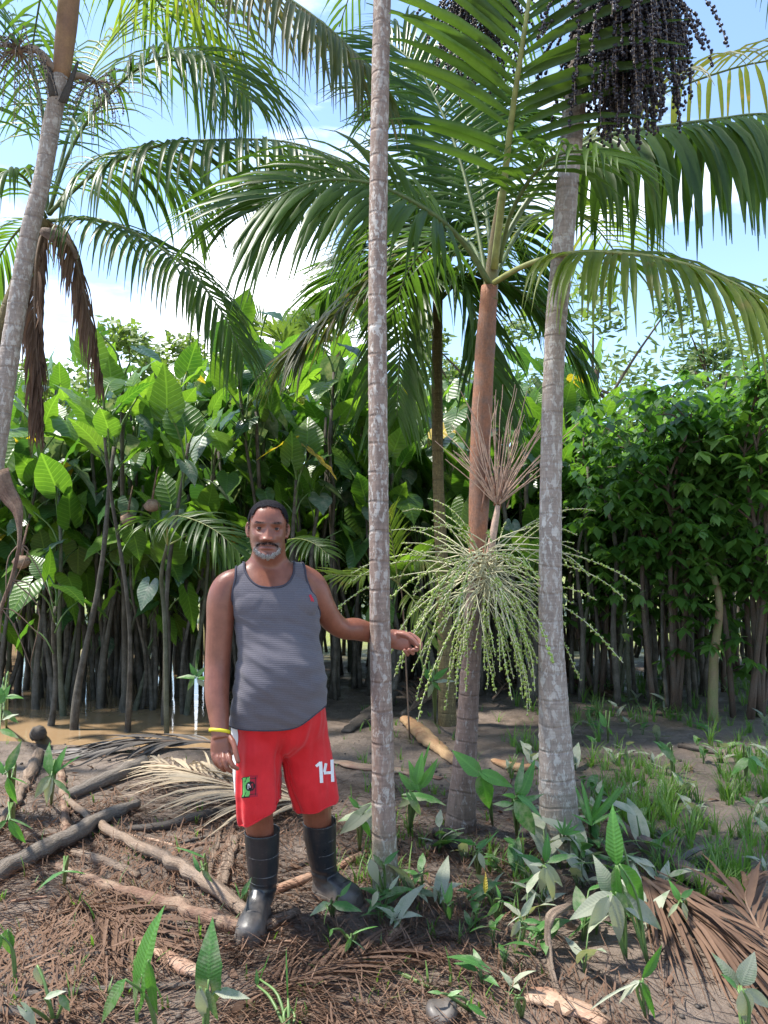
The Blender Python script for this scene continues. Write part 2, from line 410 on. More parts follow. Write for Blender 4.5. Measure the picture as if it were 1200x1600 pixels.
def make_water():
    mb = MB(); n = 40
    mb.add([(-26, 5.2, WATER_Z), (-.6, 5.2, WATER_Z), (-.6, 24, WATER_Z), (-26, 24, WATER_Z)], [(0, 1, 2, 3)])
    s = NT('muddy water'); t = s.n('ShaderNodeTexCoord')
    nz_ = s.noise(t.outputs['Object'], 5, 3, .5, .3); sc = s.noise(t.outputs['Object'], 1.3, 4)
    col = s.mix(sc, (.25, .165, .09), (.33, .225, .13))
    s.end(s.bsdf(col=col, rough=.05, spec=.5, nrm=s.bump(nz_, .08, .02)))
    obj('water', mb, s.m, kind='structure')
make_water()

# ================================================================== palms
def px_path(pts, n):
    """pts: (px, py, Y) -> n smooth world points"""
    return [V(q) for q in catmull([P(*p) for p in pts], n)]

def palm_trunk(root, pts, rad, mat, name='trunk', n=20, ring=.11, seed=0, foot=True, top=None):
    k = max(60, int(sum((V(pts[i + 1]) - V(pts[i])).length for i in range(len(pts) - 1)) / .018))
    path = catmull([tuple(p) + (r,) for p, r in zip(pts, rad)], k)
    P3 = [V(p[:3]) for p in path]; rr = []
    ln = 0; nxt = .05; rnd = random.Random(seed); amp = 1
    since = 9
    for i, p in enumerate(path):
        if i: ln += (P3[i] - P3[i - 1]).length
        r = p[3]
        since += 1
        if ln > nxt: nxt = ln + ring * rnd.uniform(.6, 1.4); since = 0; amp = rnd.uniform(.5, 1)
        if since == 0: r *= 1 + .045 * amp
        elif since == 1: r *= 1 - .012 * amp
        rr.append(r)
    mb = MB(); tube(mb, P3, rr, n, jit=.045, seed=seed)
    return obj(name, mb, mat, root)

def frond(root, pts, L, mat, n=30, aj=5, s0=.15, ang=(62, 28), droop=.9, w=.024, rach=(.016, .004), rmat=None, single=True, lift=.25,
          nrm=None, sides=(1, -1), seed=0, twist=.25, prof=None, fold=.28, floor=None, name='frond', label=None, lname='leaflet', ratio=1.0, seg=5, limp=0.0):
    """a pinnate palm leaf: a rachis mesh and its leaflets, each its own child (single) or joined into one"""
    rnd = random.Random(seed)
    K = 26
    C = [V(q) for q in catmull([tuple(p) for p in pts], K)]
    mbr = MB()
    rad = [rach[0] + (rach[1] - rach[0]) * (i / (K - 1)) for i in range(K)]
    tube(mbr, C, rad, 6)
    fo = obj(name, mbr, rmat or M['rachis'], root, C[0], label=label)
    T = [(C[min(i + 1, K - 1)] - C[max(i - 1, 0)]).normalized() for i in range(K)]
    joined = MB()
    for side in sides:
        for i in range(n):
            s = s0 + (1 - s0) * (i + rnd.uniform(.1, .9) * .8) / n
            x = min(s, .999) * (K - 1); a = int(x); f = x - a
            p = C[a].lerp(C[min(a + 1, K - 1)], f); t = T[a].lerp(T[min(a + 1, K - 1)], f).normalized()
            up = V(nrm) if nrm is not None else V((0, 0, 1))
            up = up - t * up.dot(t)
            if up.length < .15: up = V((0, -1, 0)) - t * V((0, -1, 0)).dot(t)
            up.normalize(); sd = t.cross(up) * side
            q = (s - s0) / (1 - s0)
            ln = L * (prof(q) if prof else (.45 + .55 * math.sin(math.pi * min(1, .18 + .62 * q)) if q < .9 else .62 - (q - .9) * 2.2)) * rnd.uniform(.85, 1.1)
            if side < 0: ln *= ratio
            aa = R(ang[0] + (ang[1] - ang[0]) * q + rnd.uniform(-aj, aj))
            d = (t * math.cos(aa) + sd * math.sin(aa) + up * (lift + rnd.uniform(-.12, .12))).normalized()
            g = droop * rnd.uniform(.7, 1.25)
            pts_ = [p]; ds = [d]
            for k in range(seg):
                u = (k + .5) / seg
                if limp: d = (d * (1 - limp) + V((0, 0, -1)) * limp + V((rnd.uniform(-.1, .1), rnd.uniform(-.1, .1), 0))).normalized()
                d = (d + V((0, 0, -1)) * g * (.35 + u) * 1.6 / seg).normalized()
                nx_ = pts_[-1] + d * (ln / seg)
                if floor is not None:
                    h = ground(nx_.x, nx_.y) + floor + rnd.uniform(0, .02)
                    if nx_.z < h: nx_.z = h
                pts_.append(nx_); ds.append((pts_[-1] - pts_[-2]).normalized())
            tw = rnd.uniform(-twist, twist)
            ww = w * rnd.uniform(.8, 1.12) * (.75 + .25 * math.sin(math.pi * min(1, q + .1)))
            vs = []; uv = []; fs = []
            for k in range(seg + 1):
                u = k / seg; dd_ = ds[k]
                wv = t - dd_ * t.dot(dd_)
                if wv.length < .05: wv = sd - dd_ * sd.dot(dd_)
                wv.normalize()
                nn = dd_.cross(wv)
                wv = (wv * math.cos(tw * u * 2) + nn * math.sin(tw * u * 2))
                nn = dd_.cross(wv)
                wd = ww * (.35 + .65 * sstep(0, .25, u)) * (1 - sstep(.45, 1.0, u) * .93)
                vs += [pts_[k] - wv * wd * .5 + nn * wd * fold, pts_[k], pts_[k] + wv * wd * .5 + nn * wd * fold]
                uv += [(-1, u), (0, u), (1, u)]
                if k: b = 3 * k; fs += [(b - 3, b - 2, b + 1, b), (b - 2, b - 1, b + 2, b + 1)]
            if single and ln > .1:
                mb = MB(); mb.add(vs, fs, uv); obj(lname, mb, mat, fo, p)
            else: joined.add(vs, fs, uv)
    if joined.v: obj('leaflets', joined, mat, fo, C[0], kind='stuff')
    return fo

def fruit_bunch(root, origin, n, Lr, up_rng, droop, smat, fmat, fr, start, step, seed=0, rad=.0016, stem=None, name='fruit_bunch', label=None, az=(0, 360), sc=1.0, seg=9, bias=None, sub=1, into=None, wig=.05, spread=0.0):
    """a bunch of strands hanging from one stalk: every strand a piece, the berries joined"""
    rnd = random.Random(seed); origin = V(origin)
    mb = MB()
    if into is not None: stem = None
    if stem: tube(mb, [V(q) for q in catmull([tuple(x) for x in stem], 8)], [.016, .02, .022, .022, .021, .02, .018, .014], 8)
    else: ico(mb, origin, .022, 1)
    b = into or obj(name, mb, smat, root, origin, label=label)
    beads = MB()
    for i in range(n):
        a = R(rnd.uniform(*az)); e = R(rnd.uniform(*up_rng)); ln = rnd.uniform(*Lr)
        d = V((math.cos(a) * math.cos(e), math.sin(a) * math.cos(e), math.sin(e)))
        if bias is not None: d = (d + V(bias)).normalized()
        p = origin + d * .012 + V((rnd.gauss(0, .5), rnd.gauss(0, .5), rnd.gauss(-.5, 1))) * spread; pts = [p]; g = droop * rnd.uniform(.35, 1.7)
        for k in range(seg):
            d = (d + V((rnd.uniform(-wig, wig), rnd.uniform(-wig, wig), rnd.uniform(-wig, wig) * .5 - g * (.2 + k / seg) * 2 / seg))).normalized()
            p = p + d * (ln / seg); pts.append(p)
        m_ = MB(); tube(m_, pts, [rad * (1.5 - k / seg * .8) for k in range(seg + 1)], 4, caps=False)
        obj('strand', m_, smat, b, origin)
        if fmat:
            q = start + rnd.uniform(-.1, .15)
            k = q * ln
            while k < ln:
                x = k / ln * seg; ii = min(int(x), seg - 1); c = pts[ii].lerp(pts[ii + 1], x - ii)
                o = V((rnd.gauss(0, 1), rnd.gauss(0, 1), rnd.gauss(0, 1))).normalized() * fr * .9
                ico(beads, c + o, fr * rnd.uniform(.65, 1.1), sub)
                k += step * rnd.uniform(.6, 1.4)
    if beads.v: obj('berries', beads, fmat, b, origin, kind='stuff')
    return b

# ---- the slim palm the man reaches round
r0 = empty('palm_tree', G(603, 1372), 'slim straight palm with lichen-spotted trunk that the man reaches around', 'palm tree')
Yc = 3.42
path = [V((0.012, Yc, .0)), P(601, 1340, Yc), P(598, 1180, Yc), P(594, 980, Yc), P(591, 700, Yc), P(590, 450, Yc), P(593, 200, Yc), P(597, 0, Yc + .03), V((0.02, Yc + .05, 5.2)), V((.05, Yc + .1, 6.3))]
palm_trunk(r0, path, [.064, .056, .0485, .0455, .0435, .0415, .0412, .041, .039, .034], M['trunk_pink'], ring=.13, seed=3)
mb = MB(); tube(mb, [V((.05, Yc + .1, 6.28)), V((.055, Yc + .11, 6.7)), V((.06, Yc + .12, 7.1))], [.045, .05, .03], 12); obj('crownshaft', mb, M['crownshaft'], r0)
def crown(root, top, n, ln, seed, L=.6, mat=None, rise=.9, nl=26, skip=(), w=.03):
    rnd = random.Random(seed)
    for i in range(n):
        a = 2 * math.pi * (i + rnd.uniform(-.25, .25)) / n
        if i in skip: continue
        d = V((math.cos(a), math.sin(a), 0)); k = rnd.uniform(.35, 1.15) * rise; l_ = ln * rnd.uniform(.85, 1.1)
        pts = [top, top + d * l_ * .2 + V((0, 0, .24 * l_ * k)), top + d * l_ * .5 + V((0, 0, .34 * l_ * k)), top + d * l_ * .8 + V((0, 0, .2 * l_ * k - .05)), top + d * l_ * 1.0 + V((0, 0, -.12 * l_))]
        frond(root, pts, L, mat or M['frond'], nl, single=False, seed=seed * 31 + i, droop=.8, w=w, seg=4)
crown(r0, V((.06, Yc + .12, 7.0)), 8, 2.3, 11, nl=24)

# ---- the thick leaning palm on the right, with the dark ripe bunches
Yr = 3.92
r1 = empty('palm_tree', G(877, 1335), 'pale thick-trunked palm leaning right, hung with dark ripe fruit at the top', 'palm tree')
path = [P(880, 1350, Yr), P(876, 1310, Yr), P(871, 1230, Yr), P(866, 1120, Yr), P(861, 1000, Yr), P(860, 860, Yr), P(862, 680, Yr), P(868, 520, Yr), P(878, 400, Yr), P(890, 250, Yr), P(903, 120, Yr), P(913, 0, Yr), P(935, -180, Yr)]
px = Yr / 1200 * .5
palm_trunk(r1, path, [k * px for k in (74, 63, 56, 47, 38.5, 35, 33, 33, 34.5, 35, 35.5, 36, 36)], M['trunk_grey'], ring=.13, seed=5)
top = P(937, -190, Yr)
mb = MB(); tube(mb, [top, top + V((.02, 0, .3)), top + V((.04, .0, .7))], [.06, .062, .03], 12); obj('crownshaft', mb, M['crownshaft'], r1)
ob = P(978, -10, 3.76)
fruit_bunch(r1, ob, 390, (.22, .78), (-80, 12), 3.2, M['strand_grey'], M['fruit_dark'], .0104, .08, .0135, seed=4, rad=.0022, stem=[P(915, -70, Yr), P(945, -75, 3.85), ob], label='bunch of dark purple berries on the right side')
ob = P(742, -22, 4.0)
fruit_bunch(r1, ob, 150, (.25, .60), (-70, 30), 2.4, M['strand_grey'], M['fruit_dark'], .0085, .2, .0145, seed=6, rad=.0022, stem=[P(905, -60, Yr), P(830, -75, 4.2), ob], label='bunch of dark berries behind the young leaf')
crown(r1, top + V((.04, 0, .65)), 8, 2.5, 17, L=.6, nl=24)

# ---- the young palm in the middle, with the red-brown sheath and the green bunch
Ym = 4.3
r2 = empty('palm_tree', G(720, 1292), 'shorter palm with red-brown sheath and the green fruit bunch', 'palm tree')
path = [P(718, 1320, Ym), P(720, 1280, Ym), P(727, 1180, Ym), P(733, 1080, Ym), P(739, 980, Ym), P(745, 885, Ym)]
px = Ym / 1200 * .5
palm_trunk(r2, path, [k * px for k in (58, 47, 36, 31, 29, 25)], M['trunk_brown'], ring=.10, seed=8)
path = [P(745, 892, Ym), P(747, 830, Ym), P(750, 720, Ym), P(754, 620, Ym), P(760, 520, Ym), P(765, 448, Ym)]
mb = MB(); tube(mb, catmull([tuple(p) for p in path], 30), [px * (25 + 8 * math.sin(i / 29 * 3.0)) for i in range(30)], 16, jit=.09, seed=2, vscale=1.5)
obj('leaf_sheath', mb, M['sheath'], r2)
mb = MB()
for (a, b_, ww) in (((752, 850), (766, 905), .02), ((744, 880), (752, 925), .022), ((762, 700), (752, 800), .016)):   # loose flaps of old sheath
    A, B = P(*a, Ym - .04), P(*b_, Ym - .07); mb2 = []
    pts = catmull([tuple(A), tuple(A.lerp(B, .5) + V((.01, -.02, 0))), tuple(B)], 8)
    tube(mb, pts, [(.004, ww * .6 * math.sin(.4 + 2.4 * i / 7)) for i in range(8)], 6, ref=(0, -1, 0))
obj('sheath_flap', mb, M['sheath'], r2)
path = [P(764, 470, Ym), P(768, 430, Ym), P(774, 370, Ym - .05), P(785, 300, Ym - .13)]
mb = MB(); tube(mb, catmull([tuple(p) for p in path], 14), [px * (28 - 15.5 * (i / 13) ** .8) for i in range(14)], 14, jit=.05); obj('crownshaft', mb, M['crownshaft'], r2)
lp = lambda q: .5 + .5 * math.sin(math.pi * min(1, .12 + .75 * q))
frond(r2, [P(772, 420, 4.25), P(786, 300, 4.05), P(800, 180, 3.85), P(816, 70, 3.68), P(832, -40, 3.6), P(838, -130, 3.6)], .92, M['frond'], 22, s0=.24, ang=(64, 36), droop=.50, w=.052, rach=(.024, .007),
      rmat=M['rachis_yellow'], nrm=(0, -1, 0), seed=1, lift=.05, label='young upright leaf')
frond(r2, [P(765, 445, 4.28), P(733, 390, 4.2), P(690, 345, 4.05), P(640, 312, 3.95), P(585, 288, 3.9), P(530, 280, 3.85), P(480, 287, 3.8), P(440, 305, 3.75), P(400, 330, 3.72)], .84, M['frond'], 42, s0=.2, ang=(76, 22), droop=.72, w=.047,
      rach=(.018, .003), nrm=(0.0, -.75, .65), seed=2, lift=.1)
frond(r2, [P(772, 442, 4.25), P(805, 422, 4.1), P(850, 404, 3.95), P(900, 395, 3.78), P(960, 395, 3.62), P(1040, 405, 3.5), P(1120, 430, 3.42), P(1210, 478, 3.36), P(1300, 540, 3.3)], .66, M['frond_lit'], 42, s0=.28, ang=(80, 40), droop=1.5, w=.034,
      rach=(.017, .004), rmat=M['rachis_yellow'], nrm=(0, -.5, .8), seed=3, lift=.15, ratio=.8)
frond(r2, [P(776, 400, 4.4), P(820, 320, 4.45), P(880, 250, 4.5), P(950, 212, 4.5), P(1040, 197, 4.5), P(1120, 186, 4.5), P(1200, 178, 4.45), P(1300, 195, 4.4)], .86, M['frond'], 44, s0=.3, ang=(84, 62), droop=2.6, w=.062,
      rach=(.018, .005), nrm=(0, -.4, .9), seed=4, lift=-.25, fold=.2)
frond(r2, [P(762, 450, 4.35), P(740, 330, 4.6), P(705, 210, 4.8), P(655, 110, 4.95), P(600, 60, 5.1)], .8, M['frond'], 34, s0=.2, ang=(65, 30), droop=.9, w=.04, nrm=(0, -.7, .6), seed=5, single=False)
frond(r2, [P(776, 400, 4.4), P(830, 310, 4.8), P(930, 205, 5.1), P(1050, 140, 5.2), P(1200, 95, 5.2), P(1310, 110, 5.1)], .7, M['frond_old'], 36, s0=.3, ang=(80, 45), droop=1.3, w=.036, single=False, seed=15)
frond(r2, [P(770, 420, 4.5), P(755, 300, 5.2), P(730, 190, 5.6), P(690, 100, 6.0), P(640, 70, 6.2)], .85, M['frond'], 40, s0=.15, droop=1.0, w=.04, single=False, seed=16)
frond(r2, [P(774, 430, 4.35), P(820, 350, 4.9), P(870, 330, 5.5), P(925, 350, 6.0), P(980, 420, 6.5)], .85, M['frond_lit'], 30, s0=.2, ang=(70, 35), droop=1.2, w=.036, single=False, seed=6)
frond(r2, [P(764, 450, 4.4), P(735, 380, 5.0), P(690, 370, 5.5), P(640, 420, 5.9), P(610, 500, 6.2)], .85, M['frond'], 32, s0=.18, ang=(70, 35), droop=1.2, w=.034, single=False, seed=7)
frond(r2, [P(780, 410, 4.3), P(800, 330, 4.1), P(845, 260, 3.8), P(900, 235, 3.45), P(960, 250, 3.2)], .5, M['frond'], 20, s0=.3, ang=(65, 30), droop=.9, w=.034, single=False, seed=8)
# green bunch, below the sheath, and the bare old one above it
ob = P(757, 878, 4.2)
GB = fruit_bunch(r2, ob, 85, (.30, .66), (-30, 58), .75, M['strand'], M['fruit_green'], .0066, .46, .018, wig=.13, spread=.06, seed=9, rad=.0025, stem=[P(748, 905, 4.28), P(752, 892, 4.24), ob], label='bunch of unripe green berries', bias=(.08, -.25, 0))
fruit_bunch(r2, ob, 80, (.45, .86), (-75, 15), .95, M['strand'], M['fruit_green'], .0082, .40, .0150, seed=19, rad=.0024, bias=(.16, -.15, 0), into=GB, wig=.13, spread=.06)
mb = MB(); tube(mb, catmull([tuple(ob), tuple(P(712, 900, 4.0)), tuple(P(674, 960, 3.7)), tuple(P(657, 1006, 3.505)), tuple(P(661, 1045, 3.5))], 14), [.0032 - .0001 * i for i in range(14)], 5)
obj('strand', mb, M['rachis_yellow'], GB, ob, label='strand pulled down by the hand')
ob = P(778, 790, 4.22)
fruit_bunch(r2, ob, 60, (.35, .66), (30, 88), .16, M['strand_dry'], None, 0, 0, 0, seed=10, rad=.0026, wig=.12, stem=[P(758, 905, 4.26), P(768, 850, 4.22), ob], name='old_fruit_stalk', label='dry reddish stalk stripped of its berries', bias=(.06, 0, .15))
mb = MB()
for k in range(26):
    rr_ = random.Random(k); c = ob + V((rr_.gauss(0, .02), rr_.gauss(0, .02), rr_.uniform(-.02, .12)))
    tube(mb, [c, c + V((rr_.gauss(0, .01), rr_.gauss(0, .01), .05))], [.006, .002], 5)
obj('bract', mb, M['sheath'], r2)

# ---- the palm behind them, olive trunk and dense drooping leaves
Yb = 7.0
r3 = empty('palm_tree', G(697, 1120), 'dark leafy palm with thin olive trunk behind the fruit bunch', 'palm tree')
px = Yb / 1200 * .5
path = [P(700, 1165, Yb), P(697, 1050, Yb), P(694, 960, Yb), P(690, 870, Yb), P(685, 760, Yb), P(683, 640, Yb), P(683, 540, Yb), P(684, 470, Yb)]
palm_trunk(r3, path, [k * px for k in (30, 26, 23, 20, 18, 18, 17, 16)], M['trunk_far'], ring=.16, seed=12, n=14)
tb = P(684, 480, Yb)
fl = [([(684, 470), (650, 360), (610, 330), (570, 380), (545, 470)], 7.0, .75), ([(684, 470), (650, 420), (600, 430), (540, 480), (490, 520), (470, 545)], 6.6, .7),
      ([(686, 470), (720, 360), (770, 330), (820, 380), (850, 470)], 7.2, .75), ([(686, 470), (730, 430), (790, 440), (850, 490), (905, 560)], 6.8, .7),
      ([(684, 460), (680, 340), (660, 240), (630, 180), (590, 160)], 7.2, .8), ([(686, 460), (700, 330), (730, 230), (780, 180), (830, 190)], 7.3, .8),
      ([(684, 470), (665, 440), (640, 470), (625, 560), (620, 650)], 6.4, .65), ([(686, 470), (705, 430), (735, 470), (755, 560), (765, 640)], 6.5, .65),
      ([(684, 465), (690, 330), (695, 200), (700, 110), (720, 40)], 7.4, .7), ([(684, 470), (640, 400), (560, 410), (500, 470)], 8.0, .7)]
for i, (pp, y1, L_) in enumerate(fl):
    n_ = len(pp)
    frond(r3, [P(x, y, Yb + (y1 - Yb) * k / (n_ - 1)) for k, (x, y) in enumerate(pp)], L_ * 1.3, M['frond_old'] if i == 1 else M['frond'], 48, s0=.1, single=(i < 3), droop=1.0, w=.05, rach=(.022, .005), seed=60 + i, ang=(66, 30), seg=4)

# ---- the leaning palm at the left edge
Yl = 4.5
r4 = empty('palm_tree', V((P(-95, 1200, Yl).x, Yl, ground(P(-95, 1200, Yl).x, Yl))), 'leaning grey palm trunk at the left edge with an orange-brown crown sheath', 'palm tree')
px = Yl / 1200 * .5
path = [r4.location.copy() + V((0, 0, -.03)), P(-60, 1000, Yl), P(-25, 820, Yl), P(2, 640, Yl), P(25, 490, Yl), P(45, 370, Yl), P(64, 290, Yl), P(80, 200, Yl), P(95, 120, Yl)]
palm_trunk(r4, path, [k * px for k in (46, 40, 34, 31, 29, 28, 27, 27, 27)], M['trunk_grey'], ring=.09, seed=21)
path = [P(94, 126, Yl), P(101, 70, Yl), P(108, 0, Yl), P(116, -80, Yl), P(122, -150, Yl)]
mb = MB(); tube(mb, catmull([tuple(p) for p in path], 16), [px * (27 + 7 * math.sin(i / 15 * 2.6)) for i in range(16)], 14, jit=.04); obj('crownshaft', mb, M['shaft_orange'], r4)
mb = MB()
for q in ([(84, 150), (78, 118), (72, 84)], [(98, 160), (110, 128), (122, 96)]):
    pts = catmull([tuple(P(x, y, Yl - .05)) for x, y in q], 8)
    tube(mb, pts, [(.006, .028 * (1 - i / 8) + .004) for i in range(8)], 6, ref=(0, -1, 0))
obj('dead_sheath', mb, M['log_dark'], r4)
tl = P(120, -130, Yl)
frond(r4, [P(118, -110, 4.45), P(200, -120, 4.3), P(320, -75, 4.1), P(430, -15, 3.95), P(515, 45, 3.85), P(590, 118, 3.8)], .66, M['frond_old'], 54, s0=.18, droop=1.9, w=.032, ang=(80, 40), seed=31, lift=.05, nrm=(0, -.3, .9), label='yellowing leaf arching over the sky')
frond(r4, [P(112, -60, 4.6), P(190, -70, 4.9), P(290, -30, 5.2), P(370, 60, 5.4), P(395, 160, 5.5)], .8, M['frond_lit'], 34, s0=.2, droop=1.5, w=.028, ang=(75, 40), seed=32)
frond(r4, [P(108, -50, 4.5), P(60, -90, 4.4), P(0, -50, 4.3), P(-60, 40, 4.2)], .55, M['frond'], 28, s0=.2, droop=1.5, w=.028, seed=33, single=False)
frond(r4, [P(112, -60, 4.6), P(150, -60, 5.4), P(215, -30, 6.1), P(290, 60, 6.6), P(330, 170, 6.8)], .9, M['frond'], 30, s0=.2, droop=1.4, w=.03, seed=34, single=False)
crown(r4, tl, 6, 2.2, 23, nl=22, skip=(0, 5))
ob = P(28, 78, 4.35)
fruit_bunch(r4, ob, 60, (.26, .5), (-30, 30), 2.4, M['strand_grey'], M['fruit_dark'], .0055, .15, .03, seed=14, rad=.0022, stem=[P(92, 120, Yl), P(60, 80, 4.4), ob], label='half-picked bunch of grey strands')
ob = P(150, 128, 4.6)
fruit_bunch(r4, ob, 36, (.18, .34), (-40, 30), 2.0, M['strand_grey'], M['fruit_dark'], .0055, .15, .024, seed=15, rad=.0022, stem=[P(96, 130, Yl), P(120, 118, 4.55), ob], label='small bunch of thin strands')

# ---- the palm behind it, with its dead hanging leaves
Yk = 5.6
kx = P(-120, 900, Yk).x
r5 = empty('palm_tree', V((kx, Yk, ground(kx, Yk))), 'palm behind the left trunk with brown dead leaves hanging down', 'palm tree')
px = Yk / 1200 * .5
path = [V((kx, Yk, -.05)), P(-75, 800, Yk), P(-25, 600, Yk), P(14, 480, Yk), P(50, 390, Yk), P(74, 345, Yk)]
palm_trunk(r5, path, [k * px for k in (30, 26, 24, 23, 22, 22)], M['trunk_far'], ring=.12, seed=25, n=14)
c5 = (75, 335)
frond(r5, [P(*c5, 5.6), P(112, 230, 5.5), P(170, 148, 5.4), P(240, 94, 5.3), P(320, 92, 5.2), P(388, 155, 5.1)], .98, M['frond'], 44, s0=.22, droop=1.3, w=.038, ang=(72, 34), seed=41, nrm=(0, -.5, .8))
frond(r5, [P(*c5, 5.6), P(150, 270, 5.4), P(245, 228, 5.2), P(340, 219, 5.0), P(450, 222, 4.85), P(560, 258, 4.7)], .90, M['frond'], 52, s0=.12, droop=2.2, w=.040, ang=(80, 45), seed=42, nrm=(0, -.3, .9), lift=.05, label='long leaf hanging its leaflets straight down')
frond(r5, [P(75, 345, 5.6), P(145, 342, 5.4), P(215, 366, 5.2), P(290, 418, 5.0), P(345, 485, 4.9), P(380, 556, 4.85)], .62, M['frond'], 48, s0=.1, droop=1.8, w=.034, ang=(75, 35), seed=43, nrm=(0, -.3, .9))
frond(r5, [P(72, 340, 5.6), P(40, 280, 5.3), P(5, 270, 5.1), P(-40, 320, 5.0)], .62, M['frond'], 26, s0=.15, droop=1.7, w=.03, seed=44, single=False)
frond(r5, [P(74, 330, 5.7), P(70, 210, 5.9), P(50, 100, 6.0), P(10, 20, 6.1), P(-40, -20, 6.1)], .95, M['frond'], 40, s0=.2, droop=1.0, w=.03, seed=45, single=False)
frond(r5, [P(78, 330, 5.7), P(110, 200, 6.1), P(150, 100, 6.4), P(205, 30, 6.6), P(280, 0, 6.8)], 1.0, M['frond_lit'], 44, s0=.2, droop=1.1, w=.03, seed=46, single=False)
frond(r5, [P(78, 335, 5.8), P(140, 255, 6.4), P(210, 240, 6.9), P(280, 290, 7.2), P(320, 360, 7.4)], .8, M['frond'], 40, s0=.2, droop=1.3, w=.03, seed=47, single=False)
frond(r5, [P(72, 350, 5.6), P(40, 350, 5.9), P(0, 400, 6.1), P(-30, 480, 6.2)], .55, M['frond'], 26, s0=.15, droop=1.4, w=.03, seed=48, single=False)
frond(r5, [P(78, 350, 5.6), P(105, 365, 5.5), P(122, 420, 5.45), P(140, 500, 5.4), P(158, 590, 5.4)], .46, M['frond_dead'], 64, s0=.06, droop=.5, w=.026, ang=(62, 24), seed=49, single=False, rmat=M['rachis_dead'], limp=.45, label='dead brown leaf hanging limp')
frond(r5, [P(70, 352, 5.6), P(58, 400, 5.5), P(54, 480, 5.45), P(58, 570, 5.4), P(64, 670, 5.4)], .46, M['frond_dead'], 70, s0=.06, droop=.5, w=.026, ang=(60, 22), seed=50, single=False, rmat=M['rachis_dead'], limp=.5, label='dead brown leaf hanging limp')
mb = MB(); pts = catmull([tuple(P(x, y, 5.45)) for x, y in ((64, 360), (90, 372), (122, 404))], 9)
tube(mb, pts, [(.012, .05 * math.sin(.5 + i / 8 * 2.2)) for i in range(9)], 8, ref=(0, -1, 0)); obj('dead_sheath', mb, M['sheath_grey'], r5)

# ================================================================== leaf blades
HEART = [(1.0, 0.0), (.86, .085), (.7, .19), (.5, .32), (.3, .40), (.1, .425), (-.08, .40), (-.22, .33), (-.31, .23), (-.32, .13), (-.2, .055), (0.0, .015)]
ARROW = [(1.0, 0.0), (.85, .05), (.66, .115), (.45, .175), (.25, .21), (.08, .215), (-.1, .21), (-.28, .185), (-.43, .135), (-.52, .075), (-.42, .05), (-.2, .045), (0.0, .012)]
LANCE = [(1.0, 0.0), (.85, .06), (.65, .13), (.45, .175), (.28, .18), (.14, .13), (.05, .06), (0.0, .012)]
STRAP = [(1.0, 0.0), (.85, .035), (.6, .065), (.35, .075), (.15, .06), (0.0, .03)]
def blade(mb, base, tip, nrm, outline=HEART, width=1.0, curl=.12, cup=.18, wave=.03, seed=0, m=0):
    """a leaf blade as real geometry: midrib, folded halves, drooping tip, wavy edge"""
    rnd = random.Random(seed); base = V(base); tip = V(tip)
    ax = tip - base; L_ = ax.length; ax.normalize(); n = V(nrm); n = (n - ax * n.dot(ax))
    if n.length < 1e-3: n = ax.orthogonal()
    n.normalize(); sd = ax.cross(n)
    def pt(y, x):
        z = -curl * max(0, y) ** 2 * L_ + cup * abs(x) * L_ - cup * 1.1 * x * x * L_ * 2
        if y < 0: z -= curl * .5 * (-y) * L_
        z += wave * L_ * abs(x) * 2.2 * math.sin(y * 17 + seed + (2 if x > 0 else 0))
        return base + ax * (y * L_) + sd * (x * L_ * width) + n * z
    k = len(outline)
    ys = [max(0.0, y) for y, _ in outline]
    vs = []; uv = []; fs = []
    for i, (y, x) in enumerate(outline):
        vs.append(pt(ys[i] * .999, 0)); uv.append((0, ys[i]))
    for sgn in (1, -1):
        o = len(vs)
        for i, (y, x) in enumerate(outline):
            e = 1 + rnd.uniform(-.05, .05)
            vs.append(pt(ys[i] * .5 + y * .5, sgn * x * .52)); uv.append((sgn * x * .52, ys[i] * .5 + y * .5))
            vs.append(pt(y, sgn * x * e)); uv.append((sgn * x, y))
        for i in range(k - 1):
            a, b = o + 2 * i, o + 2 * i + 2
            q1 = (i, a, b, i + 1); q2 = (a, a + 1, b + 1, b)
            if sgn < 0: q1 = q1[::-1]; q2 = q2[::-1]
            if ys[i] != ys[i + 1] or i == 0: fs.append(q1)
            else: fs.append((i, a, b) if sgn > 0 else (b, a, i))
            fs.append(q2)
    mb.add(vs, fs, uv, m)

# ================================================================== the flooded stand of tall arums
def arum_leaf_mesh(seed, mat, droopy):
    rnd = random.Random(seed); mb = MB()
    pl = rnd.uniform(.22, .5)
    top = V((0, pl * rnd.uniform(.25, .5), pl))
    pts = catmull([(0, 0, 0), (0, top.y * .25, top.z * .55), tuple(top)], 6)
    tube(mb, pts, [.011, .010, .009, .008, .007, .006], 5, m=1)
    L_ = rnd.uniform(.27, .40)
    if droopy: d = V((rnd.uniform(-.3, .3), .85, -rnd.uniform(.2, .9)))
    else: d = V((rnd.uniform(-.35, .35), rnd.uniform(.05, .7), rnd.uniform(.5, 1)))
    d.normalize()
    n = V((0, -.35, 1)) if droopy else V((0, -1, .35))
    blade(mb, top, top + d * L_, n, HEART, rnd.uniform(.9, 1.08), rnd.uniform(.08, .3), rnd.uniform(.1, .3), .04, seed)
    return mb.mesh('leaf', [mat, M['petiole']])
LV_UP = [arum_leaf_mesh(i, M['arum'], False) for i in range(9)]
LV_DR = [arum_leaf_mesh(20 + i, M['arum'] if i % 2 else M['arum_dark'], True) for i in range(9)]
LV_PA = [arum_leaf_mesh(40 + i, M['arum_pale'], True) for i in range(4)]
LV_YE = [arum_leaf_mesh(50 + i, M['arum_yellow'], True) for i in range(2)]
